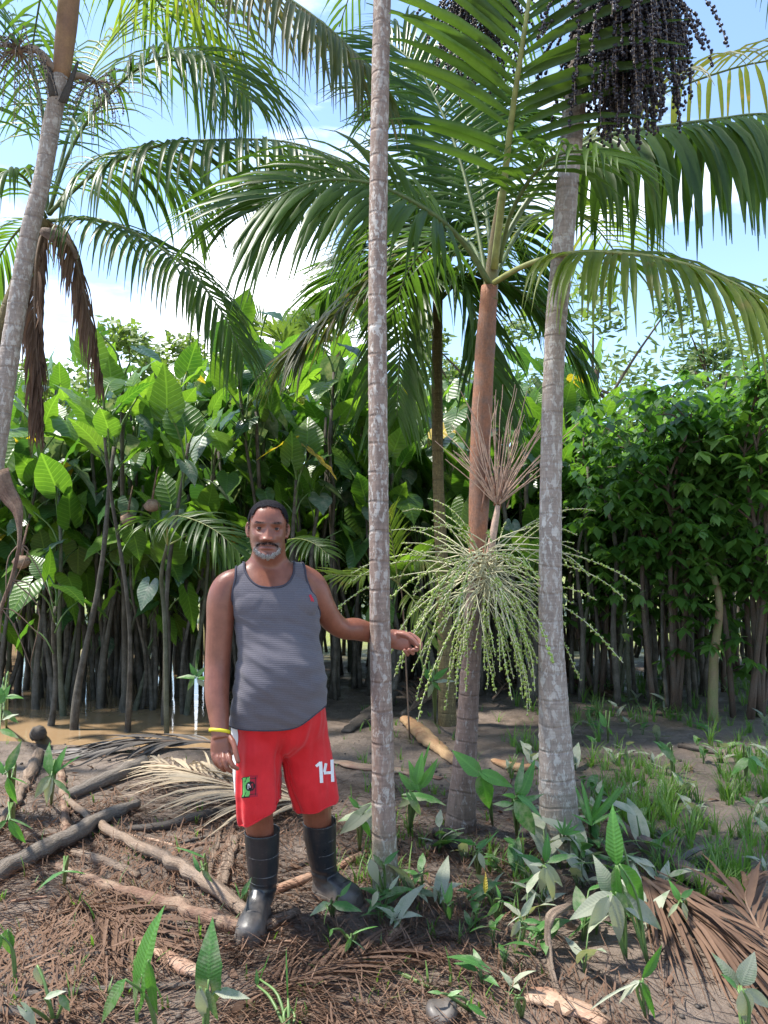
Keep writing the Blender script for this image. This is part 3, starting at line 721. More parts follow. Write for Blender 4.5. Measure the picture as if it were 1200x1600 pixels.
def stalk_mesh(seed, H, mat):
    rnd = random.Random(seed); mb = MB()
    lean = V((rnd.uniform(-.10, .10), rnd.uniform(-.08, .08), 0)) * H
    n = 22; pts = []; rad = []; r = rnd.uniform(.021, .034)
    for i in range(n):
        t = i / (n - 1)
        pts.append(lean * (t ** 1.4) + V((.03 * math.sin(t * 7 + seed), .03 * math.cos(t * 6 + seed * 2), t * H)))
        rad.append(r * (1.45 - .9 * min(1, t * 3) * .5 - .42 * t) * (1.10 if i % 3 == 0 else 1.0))
    tube(mb, pts, rad, 7, jit=.12, seed=seed, vscale=1.2)
    return mb.mesh('stalk', mat), pts[-1]
STALKS = []
for i in range(16):
    H = [3.0, 3.3, 3.5, 2.6, 2.0, 3.2, 2.8, 3.6][i % 8]
    STALKS.append((H,) + stalk_mesh(i, H, M['stalk_green'] if i % 5 == 3 else M['stalk']))
rnd = random.Random(101)
LAB_W = 'tall arum with heart-shaped leaves on a dark stalk standing in the flooded left thicket'
LAB_B = 'tall arum with heart-shaped leaves on a dark stalk behind the man and palms'
def where(x, y):
    q = 600 + 1200 * x / y
    for lim, s in ((45, 'at the left edge of the flooded thicket'), (140, 'standing in brown water near the left trunk'), (230, 'left of the young palm'), (370, 'behind the young palm leaf'), (470, 'behind the head of the man'),
                   (575, 'between the man and slim trunk'), (690, 'just right of the slim trunk'), (850, 'behind the green fruit bunch'), (960, 'right of the pale thick trunk')):
        if q < lim: return s
    return 'under the right-hand shrubs'
def arum_plant(x, y, hs=1.0, nl=5, yellow=0, si=None, label=None, low=0):
    H, sm, top = STALKS[si if si is not None else rnd.randrange(16)]
    s = hs * rnd.uniform(.93, 1.07)
    gz = ground(x, y)
    wet = gz < WATER_Z + .02
    lab = label or '%s %s arum with %sheart-shaped leaves, %s' % (
        'low' if hs < .8 else 'tall', 'front-row' if y < 8.9 else ('middle-row' if y < 10.5 else 'back-row'), 'some yellowed ' if yellow else '', where(x, y))
    o = bpy.data.objects.new('arum_plant', None); COL.objects.link(o); o.empty_display_size = .1
    o.location = (x, y, gz - .03); o.rotation_euler = (0, 0, rnd.uniform(0, 6.28)); o.scale = (1, 1, 1)
    tag(o, lab, 'arum plant', 'tall arums of the thicket')
    st = bpy.data.objects.new('stalk', sm); COL.objects.link(st); st.parent = o; st.scale = (1, 1, s)
    top = V((top.x, top.y, top.z * s))
    a0 = rnd.uniform(0, 6.28)
    for k in range(nl + low):
        lo = k >= nl
        if k < yellow: me = rnd.choice(LV_YE)
        else: me = rnd.choice(LV_PA if rnd.random() < .13 else LV_DR if (lo or rnd.random() < .45) else LV_UP)
        lf = bpy.data.objects.new('leaf', me); COL.objects.link(lf); lf.parent = o
        q = rnd.uniform(.5, .92) if lo else 1 - .035 * k
        lf.location = (top.x * q ** 1.4, top.y * q ** 1.4, top.z * q - .02)
        lf.rotation_euler = (rnd.uniform(-.25, .15) - (.35 if lo else 0), rnd.uniform(-.2, .2), a0 + k * 2.4 + rnd.uniform(-.3, .3))
        sc = rnd.uniform(.8, 1.2) * (.8 if lo else 1.02); lf.scale = (sc, sc, sc)
        if k < yellow: lf['label'] = 'withered yellow leaf'
    return o
# front rows: seen against the dark interior, from the photograph's left edge to the right palm
spots = []
for row, (Y, n, x0, x1) in enumerate([(7.9, 15, -4.6, -1.1), (8.6, 26, -5.2, 1.6), (9.3, 30, -5.6, 2.2), (10.1, 30, -6.2, 2.6), (11.0, 26, -6.6, 3.0), (12.2, 24, -7.0, 3.4)]):
    for i in range(n):
        x = x0 + (x1 - x0) * (i + rnd.uniform(.1, .9)) / n; y = Y + rnd.uniform(-.4, .4)
        spots.append((x, y, row))
for x, y, row in spots:
    pxx = 600 + x / y * 1200
    hs = [.92, .98, 1.03, 1.09, 1.16, 1.24][row] * (1.0 if pxx < 560 else .92)
    if pxx < 120: hs *= .93
    arum_plant(x, y, hs, nl=rnd.choice([9, 10, 12]), yellow=1 if rnd.random() < .09 else 0, low=rnd.choice([4, 5, 6]))
# some lower ones
for i in range(70):
    y = rnd.uniform(7.7, 9.8); x = rnd.uniform(-.53, .22) * y
    arum_plant(x, y, rnd.uniform(.42, .82), nl=rnd.choice([4, 5, 6]), low=2)
# bare dark stalks packed between them
mbm = []
for k in range(5):
    q = random.Random(300 + k); mb = MB(); H = q.uniform(2.4, 3.1); r = q.uniform(.014, .027)
    pts = [(q.uniform(-.03, .03) + .1 * math.sin(k) * (i / 11) ** 2, q.uniform(-.03, .03), i / 11 * H) for i in range(12)]
    tube(mb, pts, [r * (1.3 - .5 * i / 11) for i in range(12)], 6, jit=.15, seed=k); mbm.append(mb.mesh('bare_stalk', M['stalk_green'] if k == 4 else M['stalk']))
for i in range(290):
    y = 8.0 + 4.6 * (i / 290) + rnd.uniform(-.2, .2); x = (rnd.uniform(-.56, .22) if i % 3 else rnd.uniform(.2, .58)) * y
    gz = ground(x, y)
    o = bpy.data.objects.new('bare_stalk', rnd.choice(mbm)); COL.objects.link(o); o.location = (x, y, gz - .04)
    lean = .09 if x < .2 * y else .13
    o.rotation_euler = (rnd.uniform(-lean, lean), rnd.uniform(-lean, lean), rnd.uniform(0, 6.28))
    tag(o, '%s bare dark stalk %s' % ('front-row' if y < 9.2 else 'middle-row' if y < 10.8 else 'back-row', where(x, y)), 'plant stalk', 'bare stalks inside the thicket')

# a few single arums that stand out, placed by the photograph
arum_plant(P(80, 1095, 7.3).x, 7.3, .62, nl=4, low=2, si=4, label='low arum with wide drooping leaves at the left edge of the water')
arum_plant(P(122, 1102, 7.1).x, 7.1, .80, nl=5, low=1, si=1, label='arum with pale stalk standing furthest out in the water')
arum_plant(P(205, 1110, 7.0).x, 7.0, .88, nl=5, low=1, si=2, label='arum with straight dark stalk at the near edge of the water')
arum_plant(P(252, 1090, 7.3).x, 7.3, .95, nl=5, low=1, yellow=0, si=0, label='arum with pale grey stalk rising from the water beside the young palm')
arum_plant(P(462, 1040, 7.7).x, 7.7, .66, nl=6, yellow=2, si=7, label='arum holding bright yellow leaves above the right shoulder side of the man')
arum_plant(P(380, 1050, 7.7).x, 7.7, .56, nl=4, yellow=2, si=5, label='shorter arum with mottled yellow leaf next to the head of the man')

# ================================================================== the leafy shrubs on the right
def sprig_mesh(seed, mat):
    rnd = random.Random(seed); mb = MB()
    pl = rnd.uniform(.05, .10); tube(mb, [(0, 0, 0), (0, pl * .6, .01), (0, pl, 0)], [.0035, .003, .0025], 4, m=1)
    k = rnd.choice([5, 6, 7])
    for i in range(k):
        a = (i / (k - 1) - .5) * 3.6 + rnd.uniform(-.15, .15); L_ = rnd.uniform(.11, .17) * (1 - .12 * abs(i - (k - 1) / 2))
        d = V((math.sin(a), math.cos(a) * .8 + .1, -rnd.uniform(.25, .75))).normalized()
        blade(mb, (0, pl, 0), V((0, pl, 0)) + d * L_, (0, 0, 1), LANCE, 1.35, .25, .2, .02, seed * 9 + i)
    return mb.mesh('leaf', [mat, M['petiole']])
SPR = [sprig_mesh(i, M['shrub']) for i in range(6)]; SPL = [sprig_mesh(10 + i, M['shrub_lit']) for i in range(2)]
def shrub(x, y, H, W, seed, nleaf, nstuff, label, group=None, nstem=5, low=.28):
    rnd = random.Random(seed); gz = ground(x, y)
    o = empty('shrub', (x, y, gz), label, 'shrub', group)
    tips = []
    for i in range(nstem):
        a = rnd.uniform(0, 6.28); b = V((x + .12 * math.cos(a), y + .12 * math.sin(a), gz - .03))
        e = V((x + W * .7 * math.cos(a) * rnd.uniform(.4, 1), y + W * .6 * math.sin(a) * rnd.uniform(.4, 1), gz + H * rnd.uniform(.72, .95)))
        m1 = b.lerp(e, .35) + V((rnd.uniform(-.15, .15), rnd.uniform(-.1, .1), .1 * H)); m2 = b.lerp(e, .7) + V((rnd.uniform(-.15, .15), rnd.uniform(-.1, .1), .08 * H))
        pts = [V(q) for q in catmull([tuple(b), tuple(m1), tuple(m2), tuple(e)], 14)]
        mb = MB(); tube(mb, pts, [.021 * (1.15 - .9 * j / 13) + .004 for j in range(14)], 6, jit=.15, seed=i)
        br = obj('stem', mb, M['branch'], o, b)
        for j in range(5):
            q = pts[rnd.randrange(4, 13)]; d = V((rnd.uniform(-1, 1), rnd.uniform(-.9, .7), rnd.uniform(.1, .9))).normalized() * rnd.uniform(.4, .9) * W * .7
            tp = [q, q + d * .5 + V((0, 0, .06)), q + d]
            mb = MB(); tube(mb, catmull([tuple(t) for t in tp], 7), [.013 - .0015 * t for t in range(7)], 5); obj('twig', mb, M['branch'], br, q)
            tips.append((q, d))
    def spot():
        if rnd.random() < .55:
            q, d = rnd.choice(tips); p = q + d * rnd.uniform(.25, 1.1); p = p + V((rnd.gauss(0, .13), rnd.gauss(0, .13), rnd.gauss(0, .13)))
        else:
            while True:
                u = V((rnd.uniform(-1, 1), rnd.uniform(-1, 1), rnd.uniform(-1, 1)))
                if u.length < 1: break
            p = V((x + u.x * W, y + u.y * W * .7, gz + H * (low + 1) / 2 + u.z * H * (1 - low) / 2))
            c = noise.noise(V((p.x * 1.7, p.y * 1.7, p.z * 1.7 + seed)))
            if c < -.02: return spot()
        return p
    for i in range(nleaf):
        p = spot()
        if p.y > y + .1: p.y = y + (y - p.y) * .8
        lf = bpy.data.objects.new('leaf', rnd.choice(SPL if rnd.random() < .16 else SPR)); COL.objects.link(lf); lf.parent = o
        lf.location = p - o.location; s = rnd.uniform(.65, 1.2); lf.scale = (s, s, s)
        lf.rotation_euler = (rnd.uniform(-.5, .35), rnd.uniform(-.4, .4), rnd.uniform(0, 6.28))
    mb = MB()
    for i in range(nstuff):
        p = spot(); a0 = rnd.uniform(0, 6.28)
        for k in range(4):
            a = a0 + k * 1.2; d = V((math.cos(a), math.sin(a), -rnd.uniform(.1, .8))).normalized() * rnd.uniform(.11, .2)
            sd = d.cross(V((0, 0, 1))).normalized() * d.length * .26; q = p + d * .5 - V((0, 0, d.length * .02))
            mb.add([p, q + sd, p + d - V((0, 0, d.length * .25)), q - sd], [(0, 1, 2, 3)], [(0, 0), (1, .5), (0, 1), (-1, .5)])
    obj('foliage', mb, M['shrub'], o, kind='stuff')
    return o
shrub(P(1040, 1060, 7.6).x, 7.6, 3.2, .95, 1, 230, 500, 'dense dark green shrub right behind the grassy mud, branching low with reddish stems', nstem=7, low=.14)
shrub(P(1165, 1080, 7.3).x, 7.3, 3.3, .95, 2, 240, 500, 'dense dark shrub at the right edge with leaning brown stems', nstem=7, low=.12)
shrub(P(945, 1060, 8.4).x, 8.4, 3.2, .8, 3, 170, 420, 'bright green shrub nearest the thick palm trunk', low=.16)
g = 'shrubs of the right thicket'
for i, (pxx, Y, H, W) in enumerate([(1110, 8.6, 3.3, 1.0), (1230, 8.4, 3.3, 1.1), (1000, 9.4, 3.3, 1.0), (900, 9.6, 3.0, .9), (1150, 9.8, 3.6, 1.2), (1260, 10.2, 3.8, 1.3), (1060, 10.6, 3.6, 1.2), (950, 11.0, 3.4, 1.1)]):
    shrub(P(pxx, 1000, Y).x, Y, H + .35, W, 20 + i, 60, 420, 'leafy green shrub in the back of the right thicket, mostly hidden by nearer ones', g, nstem=4, low=.14)
for i, (pxx, Y, H, W) in enumerate([(640, 9.6, 2.9, .8), (790, 9.4, 2.7, .8), (720, 10.6, 3.1, 1.0), (560, 10.5, 2.8, .8)]):
    shrub(P(pxx, 1000, Y).x, Y, H, W, 40 + i, 50, 380, 'dark undergrowth shrub between the arums and behind the fruit bunch', 'shrubs behind the fruiting palm', nstem=4, low=.08)
# slim upright trunks under the right thicket
for i, (pxx, Y, Hh, r, pale) in enumerate([(905, 7.9, 2.2, .035, 0), (928, 8.1, 2.4, .03, 0), (965, 7.8, 2.3, .045, 0), (990, 8.3, 2.2, .03, 0), (1012, 7.9, 1.9, .032, 0), (1042, 7.5, 2.0, .026, 0), (1075, 7.6, 2.1, .03, 0), (1110, 7.2, 1.7, .05, 1), (1086, 7.9, 2.2, .035, 0),
                                            (1185, 7.4, 2.0, .035, 0), (948, 8.8, 2.6, .03, 0)]):
    q = random.Random(i + 77); b = V((P(pxx, 1000, Y).x, Y, 0)); b.z = ground(b.x, Y) - .04
    pts = [b, b + V((q.uniform(-.06, .06), 0, Hh * .35)), b + V((q.uniform(-.06, .06), q.uniform(-.1, .1), Hh * .7)), b + V((q.uniform(-.45, .45) * (.1 if pale else .6), q.uniform(-.1, .1), Hh))]
    r *= .6 if not pale else .8
    mb = MB(); tube(mb, catmull([tuple(p) for p in pts], 16), [r * (1.35 - .8 * j / 15) for j in range(16)], 8, jit=.12, seed=i)
    o = obj('sapling_trunk', mb, M['crownshaft'] if pale else M['stalk'], None, b)
    if pale: tag(o, 'pale green smooth sapling trunk at the front of the right thicket', 'sapling')
    else: tag(o, 'dark slim sapling trunk standing in the shade under the right-hand shrubs', 'sapling', 'slim trunks under the right-hand shrubs')

# ================================================================== trees beyond
def tree(x, y, H, W, mat, seed, label, n=2600, leaf=.3, low=.35):
    rnd = random.Random(seed); gz = ground(x, y); o = empty('tree', (x, y, gz), label, 'tree')
    mb = MB(); pts = catmull([(x, y, gz - .2), (x + .2, y, gz + H * .3), (x - .1, y, gz + H * .55), (x + .1, y, gz + H * .8)], 14)
    tube(mb, pts, [.03 * H * (1.1 - .9 * i / 13) for i in range(14)], 8, jit=.1); obj('trunk', mb, M['branch'], o)
    cl = []
    for i in range(26):
        u = V((rnd.gauss(0, .5), rnd.gauss(0, .5), rnd.uniform(-1, 1)))
        if u.length > 1: u.normalize()
        cl.append((V((x + u.x * W, y + u.y * W, gz + H * (1 + low) / 2 + u.z * H * (1 - low) / 2)), rnd.uniform(.16, .34) * W))
    mbb = MB()
    for i, (c, r_) in enumerate(cl):
        if i % 2 == 0:
            q = V(pts[7 + i % 6]); tube(mbb, catmull([tuple(q), tuple(q.lerp(c, .5) + V((0, 0, .1))), tuple(c)], 6), [.012 * H * .5 * (1 - .14 * k) for k in range(6)], 5)
    obj('branches', mbb, M['branch'], o, kind='stuff')
    mb = MB()
    for i in range(n):
        c, r_ = rnd.choice(cl)
        d = V((rnd.gauss(0, 1), rnd.gauss(0, 1), rnd.gauss(0, .8))).normalized() * r_ * rnd.uniform(.3, 1.05) ** .6
        p = c + d; a = V((rnd.gauss(0, 1), rnd.gauss(0, 1), rnd.gauss(0, .6))).normalized(); b_ = a.orthogonal().normalized()
        s_ = leaf * rnd.uniform(.6, 1.3)
        mb.add([p, p + a * s_ * .5 + b_ * s_ * .25, p + a * s_, p + a * s_ * .5 - b_ * s_ * .25], [(0, 1, 2, 3)], [(0, 0), (1, .5), (0, 1), (-1, .5)])
    obj('crown', mb, mat, o, kind='stuff')
tree(P(215, 600, 24).x, 24, 8.6, 2.4, M['tree_far'], 1, 'grey-green tree standing beyond the arums on the left', 3200, .28)
tree(P(110, 600, 30).x, 30, 8.6, 3.0, M['tree_far'], 2, 'low tree in the gap beside the left palm trunk', 2200, .32)
tree(P(490, 620, 20).x, 20, 6.4, 1.9, M['tree_yellow'], 3, 'sunny yellow-green tree behind the arums left of the slim palm', 3000, .24)
tree(P(390, 620, 23).x, 23, 6.3, 2.0, M['tree_yellow'], 4, 'small bright tree beyond the arums under the white cloud', 2400, .26)
tree(P(930, 560, 18).x, 18, 8.0, 2.6, M['tree_far'], 5, 'airy tree behind the thick palm, sky showing through', 2600, .26)
tree(P(1120, 560, 20).x, 20, 7.8, 3.0, M['tree_far'], 6, 'broad tree behind the right thicket', 3600, .28)
tree(P(1290, 560, 22).x, 22, 9.4, 3.2, M['tree_far'], 7, 'tall tree at the right edge behind the thicket', 3000, .3)
tree(P(770, 560, 19).x, 19, 7.4, 2.6, M['tree_far'], 8, 'tree filling the gap behind the fruiting palm', 3600, .26)
tree(P(640, 560, 24).x, 24, 7.6, 2.6, M['tree_far'], 9, 'tree behind the slim palm trunk', 3000, .28)
tree(P(20, 600, 19).x, 19, 6.4, 2.4, M['tree_far'], 10, 'low tree at the left edge behind the dead leaves', 2600, .26)
def fan_palm(px_, Y, zt, label, seed, n=26, L_=.95):
    rnd = random.Random(seed); x = P(px_, 500, Y).x; gz = ground(x, Y); o = empty('fan_palm', (x, Y, gz), label, 'palm tree')
    mb = MB(); tube(mb, catmull([(x, Y, gz - .1), (x + .1, Y, zt * .5), (x, Y, zt)], 12), .13, 8); obj('trunk', mb, M['trunk_far'], o)
    for i in range(n):
        a = rnd.uniform(0, 6.28); e = rnd.uniform(-.5, 1.2); d = V((math.cos(a) * math.cos(e), math.sin(a) * math.cos(e), math.sin(e)))
        b = V((x, Y, zt)); t = b + d * L_ * rnd.uniform(.8, 1.1); mb = MB(); tube(mb, [b, b.lerp(t, .5) + V((0, 0, .04)), t], [.02, .016, .012], 4, m=1)
        sd = d.orthogonal().normalized(); sd = (sd * math.cos(a) + d.cross(sd) * math.sin(a)).normalized()
        for k in range(13):
            f = (k / 12 - .5) * 3.0; dl = (d * math.cos(f) + sd * math.sin(f)); dl = (dl + V((0, 0, -.15))).normalized(); w_ = dl.cross(d.cross(sd)).normalized() * .05
            p1 = t + dl * L_ * .45; p2 = t + dl * L_ * .85 - V((0, 0, .12)); mb.add([t, p1 + w_, p2, p1 - w_], [(0, 1, 2, 3)], [(0, 0), (1, .5), (0, 1), (-1, .5)])
        obj('frond', mb, [M['tree_far'], M['rachis']], o)
fan_palm(420, 17, 5.7, 'fan-leaved palm peeping over the arums beneath the cloud', 1)
fan_palm(525, 18, 6.6, 'fan-leaved palm beside the slim trunk, lit yellow green', 2)
# far edge of the woods, one mass
def far_woods():
    rnd = random.Random(5); mb = MB()
    for i in range(9000):
        a = rnd.uniform(-1.05, 1.05); Y = rnd.uniform(44, 60); x = Y * math.tan(a * .75) ; H = 5.0 + 2.6 * noise.noise(V((x * .09, 2, 0))) + 1.6 * noise.noise(V((x * .3, 5, 0)))
        p = V((x, Y, .4 + H * rnd.random() ** .8)); s_ = rnd.uniform(.4, .9); q = V((rnd.gauss(0, 1), rnd.gauss(0, .5), rnd.gauss(0, 1))).normalized(); b_ = V((q.z, 0, -q.x)) + V((0, .3, 0))
        mb.add([p - q * s_ * .5, p + b_ * s_ * .35, p + q * s_ * .5, p - b_ * s_ * .35], [(0, 1, 2, 3)], [(0, 0), (1, .5), (0, 1), (-1, .5)])
    obj('far_woods', mb, M['tree_far'], None, kind='stuff')
far_woods()

# ================================================================== the man
def m_skin():
    s = NT('skin'); t = s.n('ShaderNodeTexCoord'); pos = t.outputs['Object']
    n1 = s.noise(pos, 14, 4); n2 = s.noise(pos, 120, 4, .6); n3 = s.noise(pos, 420, 2)
    col = s.mix(s.ramp(n1, [(.35, 0.), (.65, 1.)]), (.195, .067, .039), (.265, .095, .058))
    col = s.mix(.3, col, s.ramp(n2, [(.3, .7), (.65, 1.)]), 'MULTIPLY')
    at = s.n('ShaderNodeAttribute', attribute_name='paint')      # lips; shaved stubble, brows and painted mouth-crease shade; palm
    col = s.mix(s.n('ShaderNodeSeparateXYZ', {0: at.outputs['Vector']}).outputs[0], col, (.20, .068, .055))
    col = s.mix(s.n('ShaderNodeSeparateXYZ', {0: at.outputs['Vector']}).outputs[1], col, (.085, .050, .042))
    col = s.mix(s.n('ShaderNodeSeparateXYZ', {0: at.outputs['Vector']}).outputs[2], col, (.42, .185, .14))
    b = s.bsdf(col=col, rough=.40, spec=.45, sss=.06, nrm=s.bump(s.math('ADD', n2, s.math('MULTIPLY', n3, .5)), .22, .003))
    b.inputs['Subsurface Radius'].default_value = (.012, .005, .003)
    return s.end(b)
M['skin'] = m_skin()
M['hair'] = m_plain('black hair', (.018, .017, .020), .95, .08, .5, 220, .6)
M['beard_white'] = m_plain('grey white beard', (.52, .50, .49), .6, .3, .15, 60)
M['eye_white'] = m_plain('eye white', (.55, .48, .45), .5, .3, .05, 10)
M['iris'] = m_plain('iris dark brown', (.014, .009, .007), .35, .4, .1, 10)
def m_tank():
    s = NT('tank top rib knit'); t = s.n('ShaderNodeTexCoord'); pos = t.outputs['Object']
    wv = s.n('ShaderNodeTexWave', {'Vector': pos, 'Scale': 44.0, 'Distortion': 2.2, 'Detail': 2.0, 'Detail Scale': 6.0}, bands_direction='Z').outputs['Fac']
    n1 = s.noise(pos, 9, 4); n2 = s.noise(pos, 300, 3)
    col = s.mix(wv, (.108, .098, .114), (.138, .126, .144))
    col = s.mix(s.ramp(n1, [(.4, 0.), (.7, .45)]), col, (.15, .135, .15))
    col = s.mix(.4, col, s.ramp(n2, [(.3, .6), (.7, 1.)]), 'MULTIPLY')
    return s.end(s.bsdf(col=col, rough=.9, spec=.15, sheen=.2, nrm=s.bump(s.math('ADD', wv, s.math('MULTIPLY', n2, .8)), .22, .004)))
M['tank'] = m_tank()
M['tank_trim'] = m_plain('tank top binding', (.060, .056, .072), .9, .15, .2, 200)
def m_cloth(name, c, c2):
    s = NT(name); t = s.n('ShaderNodeTexCoord'); pos = t.outputs['Object']
    n1 = s.noise(pos, 10, 4); n2 = s.noise(pos, 350, 3)
    col = s.mix(s.ramp(n1, [(.35, 0.), (.7, 1.)]), c, c2); col = s.mix(.2, col, s.ramp(n2, [(.3, .7), (.7, 1.)]), 'MULTIPLY')
    return s.end(s.bsdf(col=col, rough=.6, spec=.3, sheen=.15, nrm=s.bump(s.math('ADD', n2, s.math('MULTIPLY', n1, 1.2)), .2, .006)))
M['shorts'] = m_cloth('red sports cloth', (.60, .010, .016), (.70, .018, .026))
M['white_cloth'] = m_plain('white print', (.78, .76, .76), .6, .3, .05, 60)
M['crest_green'] = m_plain('crest green', (.16, .50, .12), .6, .3, .1, 60)
M['crest_red'] = m_plain('crest dark red', (.40, .012, .03), .6, .3, .1, 60)
M['crest_black'] = m_plain('crest black', (.012, .012, .014), .6, .3, .1, 60)
M['logo_red'] = m_plain('red stitched logo', (.50, .03, .05), .7, .2, .1, 60)
def m_boot():
    s = NT('black rubber boot'); t = s.n('ShaderNodeTexCoord'); pos = t.outputs['Object']
    n1 = s.noise(pos, 16, 5, .6); n2 = s.noise(pos, 70, 5, .65)
    sz = s.n('ShaderNodeSeparateXYZ', {0: s.n('ShaderNodeNewGeometry').outputs['Position']}).outputs[2]
    low = s.n('ShaderNodeMapRange', {'Value': s.math('ADD', sz, s.math('MULTIPLY', n1, -.16)), 'From Min': .045, 'From Max': -.06, 'To Min': 0., 'To Max': .8}).outputs[0]
    sp = s.math('MULTIPLY', s.ramp(n2, [(.58, 0.), (.74, 1.)]), .3)
    col = s.mix(s.math('MAXIMUM', low, sp), (.018, .020, .024), (.15, .125, .105))
    rg = s.math('ADD', s.math('MULTIPLY', n1, .35), s.math('ADD', s.math('MULTIPLY', low, .3), .16))
    return s.end(s.bsdf(col=col, rough=rg, spec=.55, nrm=s.bump(n1, .15, .01)))
M['boot'] = m_boot()
M['boot_band'] = m_plain('boot seam', (.12, .12, .125), .5, .4, .2, 30)
M['yellow_band'] = m_plain('yellow wristband', (.72, .60, .03), .5, .4, .08, 30)

def remesh(mb, vox, smooth_it=4, factor=.5, name='tmp'):
    me = mb.mesh(name, M['skin']); o = bpy.data.objects.new(name, me); COL.objects.link(o)
    md = o.modifiers.new('r', 'REMESH'); md.mode = 'VOXEL'; md.voxel_size = vox
    if smooth_it: ms = o.modifiers.new('s', 'SMOOTH'); ms.factor = factor; ms.iterations = smooth_it
    dg = bpy.context.evaluated_depsgraph_get(); dg.update()
    ev = o.evaluated_get(dg); r = bpy.data.meshes.new_from_object(ev)
    bpy.data.objects.remove(o); bpy.data.meshes.remove(me)
    n = len(r.vertices); co = np.empty(n * 3, np.float32); r.vertices.foreach_get('co', co); co = co.reshape(-1, 3)
    nr = np.empty(n * 3, np.float32); r.vertices.foreach_get('normal', nr); nr = nr.reshape(-1, 3)
    fs = [tuple(p.vertices) for p in r.polygons]; bpy.data.meshes.remove(r)
    return co.astype(float), nr.astype(float), fs
def from_arrays(name, co, fs, mats, parent, origin, fm=None, attr=None, **k):
    me = bpy.data.meshes.new(name); me.from_pydata([tuple(c - np.array(origin)) for c in co], [], fs)
    for m in (mats if isinstance(mats, (list, tuple)) else [mats]): me.materials.append(m)
    me.polygons.foreach_set('use_smooth', [True] * len(fs))
    if fm is not None: me.polygons.foreach_set('material_index', fm)
    if attr is not None:
        a = me.attributes.new('paint', 'FLOAT_VECTOR', 'POINT'); a.data.foreach_set('vector', np.asarray(attr, np.float32).ravel())
    me.update(); return link(name, me, parent, origin, **k)
def compact(co, fs):
    used = sorted({i for f in fs for i in f}); mp_ = {a: i for i, a in enumerate(used)}
    return co[used], [tuple(mp_[i] for i in f) for f in fs], used

MAN = V((-.42, 3.28, 0.0))
man = empty('person', MAN, 'man in grey tank top, red shorts and black rubber boots reaching behind the slim palm', 'person')
TH = R(13); TC = V((-.440, 3.25, 0))
RZ = Matrix.Rotation(TH, 3, 'Z')
def BL(x, y, z): return TC + RZ @ V((x, y, z))      # body coordinates: x to his left, y backwards
TORSO = [  # z, cx, cy, half width, half depth, squareness
    (.755, .000, .005, .160, .110, 2.2), (.775, .000, .005, .176, .130, 2.3), (.82, .000, .002, .178, .142, 2.3), (.90, .002, -.012, .173, .152, 2.3), (.98, .002, -.034, .170, .164, 2.2),
    (1.06, .002, -.040, .167, .162, 2.1), (1.14, -.002, -.024, .162, .146, 2.15), (1.22, -.010, -.012, .167, .137, 2.3), (1.30, -.022, -.006, .175, .131, 2.4), (1.36, -.032, .004, .184, .118, 2.4),
    (1.405, -.042, .014, .172, .098, 2.3), (1.44, -.046, .022, .142, .084, 2.2), (1.465, -.046, .022, .108, .077, 2.1), (1.49, -.046, .016, .080, .071, 2.0), (1.52, -.046, .008, .070, .068, 2.0), (1.57, -.046, .000, .070, .068, 2.0)]
def torso_at(z):
    a = np.array(TORSO); zs = a[:, 0]
    return [float(np.interp(z, zs, a[:, k])) for k in range(1, 6)]
def ring(z, n, off=0.0, prm=None):
    cx, cy_, hw, hd, ex = prm or torso_at(z)
    res = []
    for j in range(n):
        th = 2 * math.pi * j / n; c, s_ = math.cos(th), math.sin(th)
        res.append((cx + (hw + off) * math.copysign(abs(c) ** (2 / ex), c), cy_ + (hd + off) * math.copysign(abs(s_) ** (2 / ex), s_)))
    return res
def loft(mb, rings, caps=True):
    n = len(rings[0]); vs = [p for r_ in rings for p in r_]; fs = []
    for i in range(len(rings) - 1):
        for j in range(n): fs.append((i * n + j, i * n + (j + 1) % n, (i + 1) * n + (j + 1) % n, (i + 1) * n + j))
    if caps: fs.append(tuple(range(n - 1, -1, -1))); fs.append(tuple((len(rings) - 1) * n + j for j in range(n)))
    mb.add(vs, fs)

body = MB()
TS = catmull([t for t in TORSO], 60)
loft(body, [[BL(x, y, t[0]) for x, y in ring(t[0], 40, 0, t[1:])] for t in TS])
# pectorals and shoulder blades
for sx in (-1, 1): ico(body, BL(sx * .085 - .02, -.085, 1.30), 1, 2, sc=(.085, .05, .07))
# head
HC = P(418.5, 827, 3.155); HY = R(9); HR = Matrix.Rotation(HY, 3, 'Z') @ Matrix.Rotation(R(2), 3, 'Y')
HS = .985
def HD(x, y, z): return HC + HR @ (V((x, y, z)) * HS)
HEAD = [(-.122, -.066, .026, .030), (-.114, -.055, .043, .046), (-.098, -.035, .056, .064), (-.078, -.018, .064, .080), (-.052, -.006, .0705, .090), (-.025, .000, .0745, .095), (0., .002, .0765, .097), (.03, .003, .0785, .099),
        (.055, .005, .0765, .097), (.078, .007, .069, .088), (.097, .009, .055, .071), (.110, .010, .037, .049), (.117, .010, .016, .022)]
HTS = catmull(HEAD, 44)
rings = []
for z, cy_, hw, hd in HTS:
    rr = ring(0, 40, 0, (0, cy_, hw, hd, 2.25)); rings.append([HD(x, y, z) for x, y in rr])
loft(body, rings)
# neck
tube(body, [BL(-.046, .02, 1.45), HC.lerp(BL(-.046, .0, 1.5), .55) + V((0, .02, -.01)), HC + V((0, .025, -.04))], [.073, .069, .066], 20)
for sx in (-1, 1):   # ears
    c = HD(sx * .081, .014, -.012)
    tube(body, [HD(sx * .074, .004, .018), HD(sx * .083, .012, .022), HD(sx * .087, .022, .008), HD(sx * .085, .020, -.014), HD(sx * .078, .008, -.034)], [.007, .0075, .0078, .0075, .0065], 8)
    ico(body, HD(sx * .079, .014, -.006), 1, 2, sc=(.007, .014, .024))
